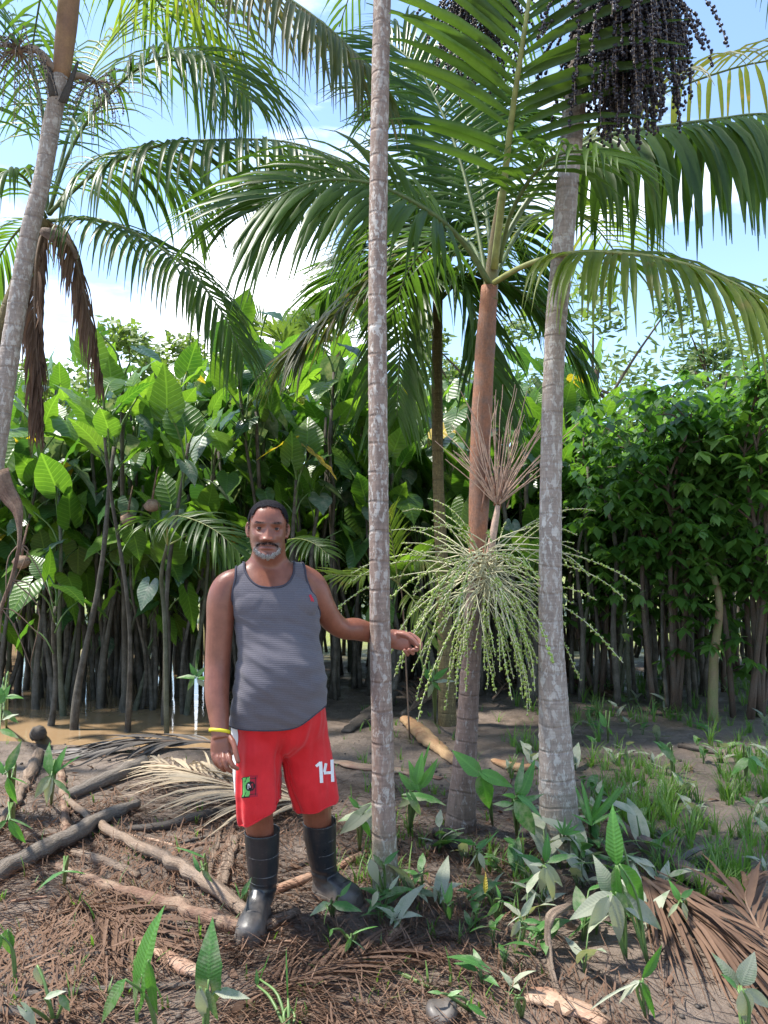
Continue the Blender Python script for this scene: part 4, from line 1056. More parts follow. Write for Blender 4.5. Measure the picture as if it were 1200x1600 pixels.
# his right arm, hanging
A1 = [BL(-.075, .030, 1.425), P(374, 905, 3.20), P(354, 915, 3.185), P(346, 938, 3.175), P(344, 975, 3.17), P(341, 1020, 3.165), P(340, 1048, 3.155), P(339, 1085, 3.12), P(342, 1118, 3.09), P(343.5, 1140, 3.07), P(345, 1152, 3.065)]
r1_ = [.050, .052, .058, .0625, .0585, .0545, .0535, .0505, .043, .0365, .037]
pts = catmull([tuple(p) + (r,) for p, r in zip(A1, r1_)], 40)
tube(body, [V(p[:3]) for p in pts], [(p[3], p[3] * .96) for p in pts], 22)
# back of the hand and fingers
pal = [P(344.5, 1146, 3.065), P(346, 1160, 3.055), P(347, 1172, 3.05), P(347.5, 1182, 3.045)]
tube(body, pal, [(.022, .036), (.020, .043), (.018, .046), (.015, .043)], 18, ref=(0.15, -1, 0))
def finger(pp, r):
    pts = catmull([tuple(q) for q in pp], 9); k = len(pts)
    tube(body, pts, [r * (1.05 - .22 * i / (k - 1)) * (1.07 if i in (2, 5) else 1) for i in range(k)], 8)
    ico(body, pts[-1], r * .84, 1)
finger([P(334, 1172, 3.05), P(333.5, 1182, 3.035), P(338, 1193, 3.03), P(344, 1199, 3.045)], .0098)
finger([P(341, 1176, 3.045), P(341, 1187, 3.025), P(346, 1199, 3.02), P(352, 1204, 3.035)], .0104)
finger([P(349, 1177, 3.04), P(350, 1188, 3.015), P(355, 1201, 3.01), P(361, 1205, 3.025)], .0106)
finger([P(356, 1176, 3.04), P(359, 1187, 3.015), P(364, 1197, 3.005), P(371, 1201, 3.01)], .0104)
finger([P(358, 1150, 3.055), P(365, 1162, 3.03), P(369, 1178, 3.01), P(372, 1190, 3.0)], .0115)
# his left arm, reaching behind the trunk
A2 = [BL(-.015, .030, 1.425), P(466, 898, 3.255), P(484, 908, 3.275), P(493, 921, 3.285), P(503, 944, 3.30), P(517, 968, 3.335), P(535, 982, 3.375), P(556, 983, 3.425), P(580, 989, 3.485), P(604, 995, 3.54), P(616, 998, 3.56)]
r2_ = [.050, .052, .058, .0615, .058, .053, .0475, .0520, .0465, .038, .037]
pts = catmull([tuple(p) + (r,) for p, r in zip(A2, r2_)], 44)
tube(body, [V(p[:3]) for p in pts], [(p[3], p[3] * .94) for p in pts], 22)
# left hand: palm up, thumb and forefinger pinching a strand
YH = 3.555
tube(body, [P(608, 996, YH), P(618, 999, YH), P(630, 1001, YH - .01), P(640, 1001, YH - .02)], [(.030, .040), (.026, .045), (.021, .046), (.015, .036)], 18, ref=(0, -1, 0.1))
ico(body, P(622, 993, YH - .012), 1, 2, sc=(.032, .022, .020))                  # thumb heel
finger([P(620, 990, YH - .02), P(634, 992, YH - .035), P(645, 999, YH - .045), P(653, 1008, YH - .05)], .0125)
finger([P(638, 990, YH - .005), P(649, 996, YH - .01), P(657, 1004, YH - .025), P(657, 1013, YH - .045)], .0112)
finger([P(637, 997, YH - .005), P(648, 1006, YH - .01), P(652, 1015, YH - .03), P(646, 1015, YH - .055)], .0112)
finger([P(633, 1004, YH - .005), P(642, 1014, YH - .01), P(645, 1021, YH - .03), P(639, 1015, YH - .055)], .0108)
finger([P(627, 1008, YH - .005), P(634, 1017, YH - .01), P(637, 1023, YH - .03), P(632, 1016, YH - .05)], .0098)
# legs
for pts_, rr in (([P(405, 1120, 3.23), P(405, 1200, 3.22), P(404, 1262, 3.235), P(406, 1295, 3.262), P(411, 1330, 3.272), P(411, 1385, 3.28)], [.098, .085, .062, .0575, .048, .036]),
                 ([P(470, 1110, 3.30), P(484, 1190, 3.33), P(493, 1245, 3.36), P(496, 1280, 3.405), P(501, 1312, 3.422), P(507, 1360, 3.45)], [.098, .086, .066, .061, .049, .036])):
    pts = catmull([tuple(p) + (r,) for p, r in zip(pts_, rr)], 30)
    tube(body, [V(p[:3]) for p in pts], [p[3] for p in pts], 20)
co, nr, fs = remesh(body, .0031, 3, .5)
def relax(co, fs, wt, it):
    """soften the surface where wt is high"""
    fa = np.array([f if len(f) == 4 else (*f, f[0]) for f in fs]); n = len(co)
    a = np.concatenate([fa[:, k] for k in range(4)]); b = np.concatenate([fa[:, (k + 1) % 4] for k in range(4)])
    cnt = np.maximum(1, np.bincount(a, minlength=n) + np.bincount(b, minlength=n))
    for _ in range(it):
        s_ = np.stack([np.bincount(a, co[b, k], n) + np.bincount(b, co[a, k], n) for k in range(3)], 1) / cnt[:, None]
        co = co + (s_ - co) * wt[:, None] * .6
    return co
def near_w(co, pts, r):
    w_ = np.zeros(len(co))
    for p in pts: w_ = np.maximum(w_, np.clip(1.3 - np.linalg.norm(co - np.array(p), axis=1) / r, 0, 1))
    return w_
co = relax(co, fs, near_w(co, [A1[1], A1[2], A2[1], A2[2], BL(-.046, .02, 1.46), P(375, 960, 3.19), P(492, 950, 3.27)], .12), 60)
def normals(co, fs):
    fa = np.array([f if len(f) == 4 else (*f, f[0]) for f in fs])
    fn = np.cross(co[fa[:, 2]] - co[fa[:, 0]], co[fa[:, 3]] - co[fa[:, 1]]); n = len(co); out_ = np.zeros((n, 3))
    for k in range(4):
        for c_ in range(3): out_[:, c_] += np.bincount(fa[:, k], fn[:, c_], n)
    return out_ / np.maximum(1e-12, np.linalg.norm(out_, axis=1))[:, None]
nr = normals(co, fs)
# the face, modelled into the skin
hinv = np.array(HR.transposed()); hl = ((co - np.array(HC)) @ hinv.T) / HS
nl_ = nr @ hinv.T
X, Yh, Z = hl[:, 0], hl[:, 1], hl[:, 2]
inface = (np.abs(X) < .09) & (Z > -.14) & (Z < .13) & (Yh < .0) & (Yh > -.2)
def g2(x0, z0, sx, sz, sym=True):
    xx = np.abs(X) if sym else X
    return np.exp(-((xx - x0) ** 2) / (2 * sx * sx) - ((Z - z0) ** 2) / (2 * sz * sz))
t = np.clip((.018 - Z) / .064, 0, 1)
nose_h = (.003 + .022 * t ** 1.25) * np.clip((Z + .060) / .014, 0, 1) * np.clip((.030 - Z) / .016, 0, 1)
sg = .0075 + .0080 * t
F = nose_h * np.exp(-(X ** 2) / (2 * sg ** 2))
F += .0095 * g2(.0195, -.045, .0070, .0070)
F += -.0105 * g2(.034, -.002, .0155, .0095) + .0045 * g2(.030, .020, .022, .007) - .003 * g2(0, .016, .007, .008)
F += .0055 * g2(.048, -.030, .018, .014) - .004 * g2(.050, -.068, .016, .020)
F += .0062 * g2(0, -.0660, .024, .0045) + .0062 * g2(0, -.0800, .017, .0050) - .0035 * g2(0, -.0730, .023, .0021)
F += -.0035 * g2(0, -.0905, .016, .0045) + .0060 * g2(0, -.106, .017, .010)
F += -.0030 * g2(.030, -.058, .006, .014) - .0018 * g2(.028, -.017, .013, .0035)
wgt = np.clip((-Yh - .015) / .05, 0, 1) * np.clip((-nl_[:, 1] + .15) / .5, 0, 1)
F = F * wgt * inface
co = co + (np.outer(F * HS, np.array(HR @ V((0, -1, 0)))))
paint = np.zeros((len(co), 3))
lips = np.clip(1.3 * g2(0, -.0672, .024, .0030) + 1.4 * g2(0, -.0790, .021, .0040) - .25, 0, .6) * inface
paint[:, 0] = lips
stub = (np.clip(1.35 * g2(0, -.0595, .030, .0050) + 1.1 * g2(.042, -.076, .006, .012) + .8 * g2(0, -.112, .040, .012) - .2, 0, .75) + .35 * g2(.060, -.06, .014, .04)) * inface * (Yh < -.01)
paint[:, 1] = np.clip(stub, 0, 1) * (1 - lips) + .85 * g2(0, -.0725, .020, .0022) * inface  # stubble, plus the shade between the lips painted as a dark line
brow = np.clip(1.6 * g2(.034, .0215, .017, .0036) - .4, 0, .6) * inface; paint[:, 1] = np.maximum(paint[:, 1], brow)
dx = (co - np.array(P(636, 1006, YH))); paint[:, 2] = np.clip(1.2 - np.linalg.norm(dx, axis=1) / .11, 0, .7)
from_arrays('body', co, fs, M['skin'], man, MAN, attr=paint)
BT = BVHTree.FromPolygons([tuple(c) for c in co], fs)

# eyes
for sx in (-1, 1):
    c = HD(sx * .0345, -.0712, -.001)
    mb = MB(); n, mm = 20, 18; rE = .0125
    fwd = HR @ V((0, -1, 0)); aa = fwd.orthogonal().normalized(); bb = fwd.cross(aa)
    vs = [c + fwd * rE]
    for i in range(1, mm):
        th = i / mm * math.pi * .55
        for j in range(n): ph = 2 * math.pi * j / n; vs.append(c + fwd * rE * math.cos(th) + (aa * math.cos(ph) + bb * math.sin(ph)) * rE * math.sin(th))
    for j in range(n): mb.f.append((0, 1 + j, 1 + (j + 1) % n)); mb.m.append(1)
    for i in range(mm - 2):
        for j in range(n): mb.f.append((1 + i * n + j, 1 + (i + 1) * n + j, 1 + (i + 1) * n + (j + 1) % n, 1 + i * n + (j + 1) % n)); mb.m.append(1 if i < 5 else 0)
    mb.v = [tuple(v) for v in vs]; mb.uv = [(0, 0)] * len(vs)
    obj('eye', mb, [M['eye_white'], M['iris']], man, c)
    mb = MB(); vs = []; fs_ = []; NJ = 26; NI = 16; rL = .0137     # lids: a thin shell with an almond opening
    for i in range(NI + 1):
        el = -math.pi / 2 + math.pi * i / NI
        for j in range(NJ + 1):
            az_ = -1.5 + 3.0 * j / NJ
            d = V((math.sin(az_) * math.cos(el), -math.cos(az_) * math.cos(el), math.sin(el)))
            vs.append(c + HR @ (d * rL))
    def opening(az_, el): 
        w_ = max(0, 1 - (az_ / .80) ** 2); return -.32 * w_ ** .7 < el < .34 * w_ ** .6 and w_ > 0
    for i in range(NI * 1):
        for j in range(NJ):
            el = -math.pi / 2 + math.pi * (i + .5) / NI; az_ = -1.5 + 3.0 * (j + .5) / NJ
            if not opening(az_, el): fs_.append((i * (NJ + 1) + j, i * (NJ + 1) + j + 1, (i + 1) * (NJ + 1) + j + 1, (i + 1) * (NJ + 1) + j))
    mb.add(vs, fs_); obj('eyelid', mb, M['skin'], man, c)
    mb = MB(); pts = []
    for j in range(11):
        az_ = -.82 + 1.64 * j / 10; el = .34 * max(0, 1 - (az_ / .84) ** 2) ** .6 + .03
        pts.append(c + HR @ (V((math.sin(az_) * math.cos(el), -math.cos(az_) * math.cos(el), math.sin(el))) * (rL + .0004)))
    tube(mb, pts, [.0005 + .0009 * math.sin(math.pi * j / 10) for j in range(11)], 5); obj('eyelash', mb, M['hair'], man, c)

def hairs(name, sel, n, ln, rad, mat, seed, dirf, lift=.0):
    rnd = random.Random(seed); mb = MB()
    if len(sel) == 0: return None
    for i in range(n):
        k = sel[rnd.randrange(len(sel))]; p = V(co[k]) + V((rnd.uniform(-1, 1), rnd.uniform(-1, 1), rnd.uniform(-1, 1))) * .0016; nn = V(nr[k])
        d = (dirf(hl[k], nn) + V((rnd.gauss(0, .25), rnd.gauss(0, .25), rnd.gauss(0, .25)))).normalized()
        a = d.orthogonal().normalized() * rad; b = d.cross(a); l_ = ln * rnd.uniform(.6, 1.2); q = p + d * l_
        p = p - nn * .001
        mb.add([p + a, p - a * .5 + b * .87, p - a * .5 - b * .87, q], [(0, 1, 3), (1, 2, 3), (2, 0, 3)])
    return obj(name, mb, mat, man, HC)
# short black hair: a close cap and its stubble
hairline = np.where(Yh < -.045, .083 + .004 * np.cos(X * 60) - .10 * np.clip((np.abs(X) - .045) / .03, 0, 1) * .55, np.where(Yh < -.012, .083 - .088 * np.clip((Yh + .045) / .033, 0, 1) ** .7 - .03 * np.clip((np.abs(X) - .05) / .03, 0, 1), np.where(Yh < .035, .028, -.055)))
hz = (np.array([noise.noise(V((a * 90, b * 90, c_ * 90))) for a, b, c_ in hl]) if False else np.sin(X * 700) * .002 + np.sin(Yh * 900 + Z * 500) * .002)
scalp = (Z > hairline + hz) & (Z > -.07) & (Z < .14) & (np.abs(X) < .083) & (Yh > -.12) & (Yh < .13) & ~((np.abs(X) > .0765) & (Z < .03) & (Yh < .035))
keep = set(np.nonzero(scalp)[0].tolist()); fh = [f for f in fs if all(i in keep for i in f)]
cap, fh2, used = compact(co + nr * .0038, fh)
rng = np.random.RandomState(4); cap = cap + nr[used] * (rng.rand(len(used), 1) * .0028)
hair = from_arrays('hair', cap, fh2, M['hair'], man, HC)
sel = np.nonzero(scalp)[0].tolist()
h2 = hairs('hair_stubble', sel, 5200, .0085, .0008, M['hair'], 1, lambda l, n_: n_ + V((0, 0, -.1)))
must = np.nonzero(((np.abs(X) < .043) & (np.abs(Z - (-.0590 - .18 * np.clip(np.abs(X) - .012, 0, 1) - 22 * np.clip(np.abs(X) - .024, 0, 1) ** 2)) < .0058 - .055 * np.abs(X)) & inface & (np.abs(X) > .0015)))[0].tolist()
hairs('moustache', must, 520, .0070, .00055, M['hair'], 2, lambda l, n_: n_ * .55 + HR @ V((math.copysign(.5, l[0]), -.1, -.8)))
bea = np.nonzero(((np.abs(X) < .052) & (np.abs(Z - (-.1135 + 11.5 * X ** 2)) < .0075 + .002 * np.sin(X * 300))) & inface & (Yh < -.05))[0].tolist()
hairs('beard', bea, 1700, .0085, .0007, M['beard_white'], 3, lambda l, n_: n_ * .6 + V((0, 0, -.9)))
hairs('dark_beard', bea, 260, .0085, .0006, M['hair'], 5, lambda l, n_: n_ * .6 + V((0, 0, -.9)))
for sx in (-1, 1):
    br = np.nonzero((np.exp(-((X - sx * .034) ** 2) / (2 * .0165 ** 2) - ((Z - .0215 - .002 * np.abs(X) / .03) ** 2) / (2 * .0036 ** 2)) > .5) & inface)[0].tolist()
    hairs('eyebrow', br, 120, .0065, .0005, M['hair'], 6 + sx, lambda l, n_: n_ * .25 + HR @ V((sx * 1.0, 0, .15)))

# ------------------------------------------------------------------ tank top
def fold(p, k=1.0):
    return k * (.0085 * noise.noise(V((p.x * 6, p.y * 6, p.z * 13 + 3))) + .0065 * noise.noise(V((p.x * 13, p.y * 9, p.z * 34 + p.x * 14))))
NT_, NA = 150, 200
zs = [.735 + (1.500 - .735) * (i / (NT_ - 1)) for i in range(NT_)]
a_ = np.array(TS)
mbv = []; loc = []
for z in zs:
    prm = [float(np.interp(z, a_[:, 0], a_[:, k])) for k in range(1, 6)]
    off = .0105 if z > 1.15 else .0105 + .0155 * min(1, (1.15 - z) / .33)
    prm[1] -= .012 * math.exp(-((z - .90) / .12) ** 2)
    for x, y in ring(0, NA, off, prm):
        loc.append((x, y, z)); p = BL(x, y, z)
        nn = (RZ @ V((x - prm[0], (y - prm[1]) * (prm[2] / prm[3]) ** 2, 0))).normalized()
        dd_ = fold(p, 1.0 if z < 1.25 else .45)
        # soft drag folds towards the hip and the belly
        if y < 0: dd_ += .0035 * math.sin((z * 62 + x * 26) + 2 * math.sin(x * 9)) * math.exp(-((z - 1.02) / .13) ** 2) * math.exp(-((x + .10) / .10) ** 2)
        mbv.append(p + nn * dd_)
CXN = -.046
def in_cloth(x, y, z):
    xr = x - CXN
    # hem, lower at his right front
    hem = .808 + .075 * sstep(.02, .19, x) * (1 if y < .05 else .4)
    if z < hem: return False
    # neckline
    zn = (1.372 + 1.9 * xr * xr + 14 * xr ** 4 * 40) if y < .012 else (1.455 + .5 * xr * xr)
    ax_ = abs(xr)
    if ax_ < .098 and z > zn: return False
    # armholes
    if z > 1.255:
        u = (z - 1.255) / (1.46 - 1.255)
        lim = ((.190 - .056 * min(1, u) ** .62) if xr < 0 else (.222 - .090 * min(1, u) ** .8)) if y < .012 else .200 - .066 * min(1, u) ** .8
        if ax_ > lim: return False
    return z < 1.475
flag = [in_cloth(*l) for l in loc]
fs_ = []
for i in range(NT_ - 1):
    for j in range(NA):
        q = (i * NA + j, i * NA + (j + 1) % NA, (i + 1) * NA + (j + 1) % NA, (i + 1) * NA + j)
        if all(flag[k] for k in q): fs_.append(q)
tco, tfs, used = compact(np.array([tuple(v) for v in mbv]), fs_)
# even out the stepped borders, then bind them
from collections import defaultdict
ec = defaultdict(int)
for f in tfs:
    for a, b in zip(f, f[1:] + f[:1]): ec[(min(a, b), max(a, b))] += 1
adj = defaultdict(list)
for (a, b), c_ in ec.items():
    if c_ == 1: adj[a].append(b); adj[b].append(a)
for it in range(30):
    new = {a: (tco[a] * .4 + .6 * sum(tco[b] for b in nb) / len(nb)) for a, nb in adj.items() if len(nb) == 2}
    for a, v in new.items(): tco[a] = v
# keep the cloth outside the skin
TB = BT
for i in range(len(tco)):
    p = V(tco[i]); hit = TB.find_nearest(p)
    if hit[0] is not None:
        d = (p - hit[0]).dot(hit[1])
        if d < .0055: tco[i] = tuple(p + hit[1] * (.0055 - d))
tank = from_arrays('tank_top', tco, tfs, M['tank'], man, MAN)
md = tank.modifiers.new('thick', 'SOLIDIFY'); md.thickness = .002; md.offset = -1
seen = set()
for a in list(adj):
    if a in seen or len(adj[a]) != 2: continue
    lp_ = [a]; seen.add(a); cur = a
    while True:
        nx_ = [b for b in adj[cur] if b not in seen]
        if not nx_: break
        cur = nx_[0]; seen.add(cur); lp_.append(cur)
    if len(lp_) < 20: continue
    P_ = [V(tco[k]) for k in lp_]; zmax = max(p.z for p in P_)
    P_ = P_[::2] + [P_[0], P_[2]]
    mb = MB(); tube(mb, P_, .0048 if zmax > 1.2 else .0032, 6, caps=False); obj('binding', mb, M['tank_trim'], tank, tank.location + MAN)
TT = BVHTree.FromPolygons([tuple(c) for c in tco], tfs)
def project(pts, tree_, lift, Y0=2.4):
    """lay photograph points onto a surface along the line of sight"""
    res = []
    for x, y in pts:
        d = ray(x, y).normalized(); hit = tree_.ray_cast(V((0, 0, CAM_H)), d)
        res.append((hit[0] + hit[1] * lift * (-1 if hit[1].dot(d) > 0 else 1)) if hit[0] is not None else None)
    return res
def decal(name, tree_, cells, mats, parent, lift=.0016):
    """cells: ((x0,y0),(x1,y1),(x2,y2),(x3,y3), material)"""
    mb = MB()
    for q in cells:
        w_ = project(q[:4], tree_, lift)
        if all(v is not None for v in w_): mb.add(w_, [(0, 1, 2, 3)], None, q[4])
    if mb.f: obj(name, mb, mats, parent)
def stroke(pl, wd, step=1.6, m=0):
    cells = []
    for (x0, y0), (x1, y1) in zip(pl, pl[1:]):
        L_ = math.hypot(x1 - x0, y1 - y0); k = max(1, int(L_ / step)); nx_, ny_ = -(y1 - y0) / L_ * wd / 2, (x1 - x0) / L_ * wd / 2
        for i in range(k):
            a, b = i / k, (i + 1) / k; ax_, ay_ = x0 + (x1 - x0) * a, y0 + (y1 - y0) * a; bx, by = x0 + (x1 - x0) * b, y0 + (y1 - y0) * b
            for s0, s1 in ((-1, 0), (0, 1)):
                cells.append(((ax_ + nx_ * s0, ay_ + ny_ * s0), (ax_ + nx_ * s1, ay_ + ny_ * s1), (bx + nx_ * s1, by + ny_ * s1), (bx + nx_ * s0, by + ny_ * s0), m))
    return cells
decal('chest_logo', TT, stroke([(484.2, 929.5), (485.6, 933.5), (488.2, 937.5)], 3.6) + stroke([(488.2, 936.5), (489.6, 940.2)], 1.8) + stroke([(485.5, 937.2), (486.8, 939.8)], 1.2), M['logo_red'], tank)

# ------------------------------------------------------------------ shorts
sh = MB()
SR = [(.690, .0, .01, .150, .060), (.725, .0, .005, .185, .112), (.80, .0, .0, .192, .150), (.87, .0, -.010, .184, .156), (.93, .0, -.02, .176, .156)]
loft(sh, [[BL(x, y, t[0]) for x, y in ring(0, 44, 0, (*t[1:], 2.4))] for t in catmull(SR, 16)])
legs = [([P(407, 1110, 3.23), P(404, 1165, 3.215), P(402, 1215, 3.205), P(404, 1255, 3.20), P(407, 1273, 3.20)], [(.112, .100), (.118, .100), (.116, .097), (.112, .092), (.110, .089)], (0.10, 0, .38)),
        ([P(468, 1110, 3.29), P(477, 1165, 3.31), P(485, 1210, 3.325), P(491, 1240, 3.335), P(493, 1254, 3.34)], [(.116, .104), (.118, .106), (.116, .104), (.112, .098), (.110, .096)], (-.06, 0, .1))]
for pp, rr, tl_ in legs:
    pts = catmull([tuple(p) + r for p, r in zip(pp, rr)], 24)
    # ref along depth: radii are (depth, width)
    fr = frames([V(p[:3]) for p in pts], (0, 1, 0)); rings = []
    for k, p in enumerate(pts):
        t_, a, b = fr[k]; u = k / 23
        rings.append([V(p[:3]) + a * math.cos(th) * p[3] + b * math.sin(th) * p[4] for th in [2 * math.pi * j / 40 for j in range(40)]])
    # slant the hem
    last = rings[-1]; c = sum(last, V()) / len(last)
    for k in range(len(rings)):
        q = sstep(.55, 1, k / 23)
        rings[k] = [v + V((0, 0, q * ((v.x - c.x) * tl_[2] * (1.2 if v.x > c.x else .25) + 0))) for v in rings[k]]
    loft(sh, rings)
sco, snr, sfs = remesh(sh, .0042, 6, .5)
sco = relax(sco, sfs, np.clip(1.2 - np.abs(sco[:, 2] - .70) / .11, 0, 1), 90); snr = normals(sco, sfs)
# folds: long vertical drapes from the waist and crotch
for i in range(len(sco)):
    p = V(sco[i]); q = RZ.transposed() @ (p - TC)
    th = math.atan2(q.y, q.x)
    k = .0115 * noise.noise(V((math.cos(th) * 5.5, math.sin(th) * 5.5, p.z * 2.2))) + .0055 * noise.noise(V((q.x * 34, q.y * 22, p.z * 5))) + .002 * noise.noise(V((q.x * 20, q.y * 20, p.z * 30)))
    k += -.010 * math.exp(-((q.x - .002) / .018) ** 2) * sstep(.86, .72, p.z) * (1 if q.y < 0 else 0)
    sco[i] = sco[i] + snr[i] * k
# keep clear of the legs, open the hems
hole = []
for f in sfs:
    n_ = sum((V(snr[i]) for i in f), V()).normalized(); z = sum(sco[i][2] for i in f) / 4
    if n_.z < -.72 and z < .56: continue
    if n_.z > .72 and z > .90: continue
    hole.append(f)
sco, sfs, used = compact(sco, hole)
for i in range(len(sco)):
    p = V(sco[i]); hit = BT.find_nearest(p)
    d = (p - hit[0]).dot(hit[1])
    if d < .004: sco[i] = tuple(p + hit[1] * (.004 - d))
shorts = from_arrays('shorts', sco, sfs, M['shorts'], man, MAN)
md = shorts.modifiers.new('thick', 'SOLIDIFY'); md.thickness = .0025; md.offset = -1
ST = BVHTree.FromPolygons([tuple(c) for c in sco], sfs)
# raised hem seams
ec = defaultdict(int)
for f in sfs:
    for a, b in zip(f, f[1:] + f[:1]): ec[(min(a, b), max(a, b))] += 1
adj = defaultdict(list)
for (a, b), c_ in ec.items():
    if c_ == 1: adj[a].append(b); adj[b].append(a)
seen = set()
for a in list(adj):
    if a in seen or len(adj[a]) != 2: continue
    lp_ = [a]; seen.add(a); cur = a
    while True:
        nx_ = [b for b in adj[cur] if b not in seen]
        if not nx_: break
        cur = nx_[0]; seen.add(cur); lp_.append(cur)
    if len(lp_) < 30 or max(sco[k][2] for k in lp_) > .7: continue
    pts = [V(sco[k]) for k in lp_]
    for _ in range(20): pts = [pts[i] * .4 + (pts[i - 1] + pts[(i + 1) % len(pts)]) * .3 for i in range(len(pts))]
    mb = MB(); tube(mb, pts[::3] + [pts[0], pts[3]], .0036, 6, caps=False); obj('hem', mb, M['shorts'], shorts, MAN)
# white side stripe on his right leg
mb = MB(); rows = []
for i in range(46):
    z = .84 - i * (.84 - .415) / 45; row = []
    for j in range(5):
        y = 3.135 + j * .012
        hit = ST.ray_cast(V((-1.2, y, z)), V((1, 0, 0)))
        row.append(hit[0] + hit[1] * .002 * (1 if hit[1].x < 0 else -1) if hit[0] is not None and hit[0].x < -.5 else None)
    rows.append(row)
for i in range(45):
    for j in range(4):
        q = (rows[i][j], rows[i][j + 1], rows[i + 1][j + 1], rows[i + 1][j])
        if all(v is not None for v in q): mb.add(q, [(0, 1, 2, 3)])
if mb.f: obj('side_stripe', mb, M['white_cloth'], shorts)
# number 14
decal('number_print', ST, stroke([(500.3, 1190), (502.2, 1223)], 5.2) + stroke([(493.6, 1197.2), (500.2, 1191.4)], 4.2), M['white_cloth'], shorts, .0022)
decal('number_print', ST, stroke([(518.0, 1187), (519.4, 1221.5)], 4.8) + stroke([(508.8, 1192.5), (506.2, 1206)], 4.0) + stroke([(505.4, 1207.8), (518.2, 1207)], 4.4), M['white_cloth'], shorts, .0022)
# crest
cells = []
NU, NV = 24, 34
def crest_m(u, v):
    side = abs(u - .5) * 2; top_ = .04 + .08 * abs(u - .5); wv_ = 1 - .10 * math.sin(v * math.pi)
    if side > wv_ or v < top_ * (1 if u < .5 else .3): return None
    if side > wv_ - .09 or v > .95 or v < top_ + .03: return 2 if u < .52 else 1
    du, dv = (u - .54) * 1.0, (v - .50) * 1.35; r_ = math.hypot(du, dv)
    if r_ < .30:
        a, b = (u - .54) / .17, (v - .50) / .13
        if abs(b) < 1 and (abs(abs(a) - .85) < .22 or (abs(abs(a) - (.0 + max(0, -b) * .85 + .06)) < .2 and b < .35)): return 3 if u < .56 else 1
        return 2
    if u > .52: return 2 if (abs(side - .72) < .05 or abs(v - .16) < .02 or abs(v - .86) < .02) else 1
    if abs((u * .9 + v * .5) % .28 - .05) < .022 and (v < .3 or v > .74): return 2
    return 0
for i in range(NU):
    for j in range(NV):
        m_ = crest_m((i + .5) / NU, (j + .5) / NV)
        if m_ is None: continue
        x0, x1 = 378 + 24.5 * i / NU, 378 + 24.5 * (i + 1) / NU; sl = lambda x: (x - 378) * -.10
        y0, y1 = 1212.5 + 34.5 * j / NV, 1212.5 + 34.5 * (j + 1) / NV
        cells.append(((x0, y0 + sl(x0)), (x1, y0 + sl(x1)), (x1, y1 + sl(x1)), (x0, y1 + sl(x0)), m_))
decal('crest', ST, cells, [M['crest_green'], M['crest_red'], M['crest_black'], M['white_cloth']], shorts, .002)

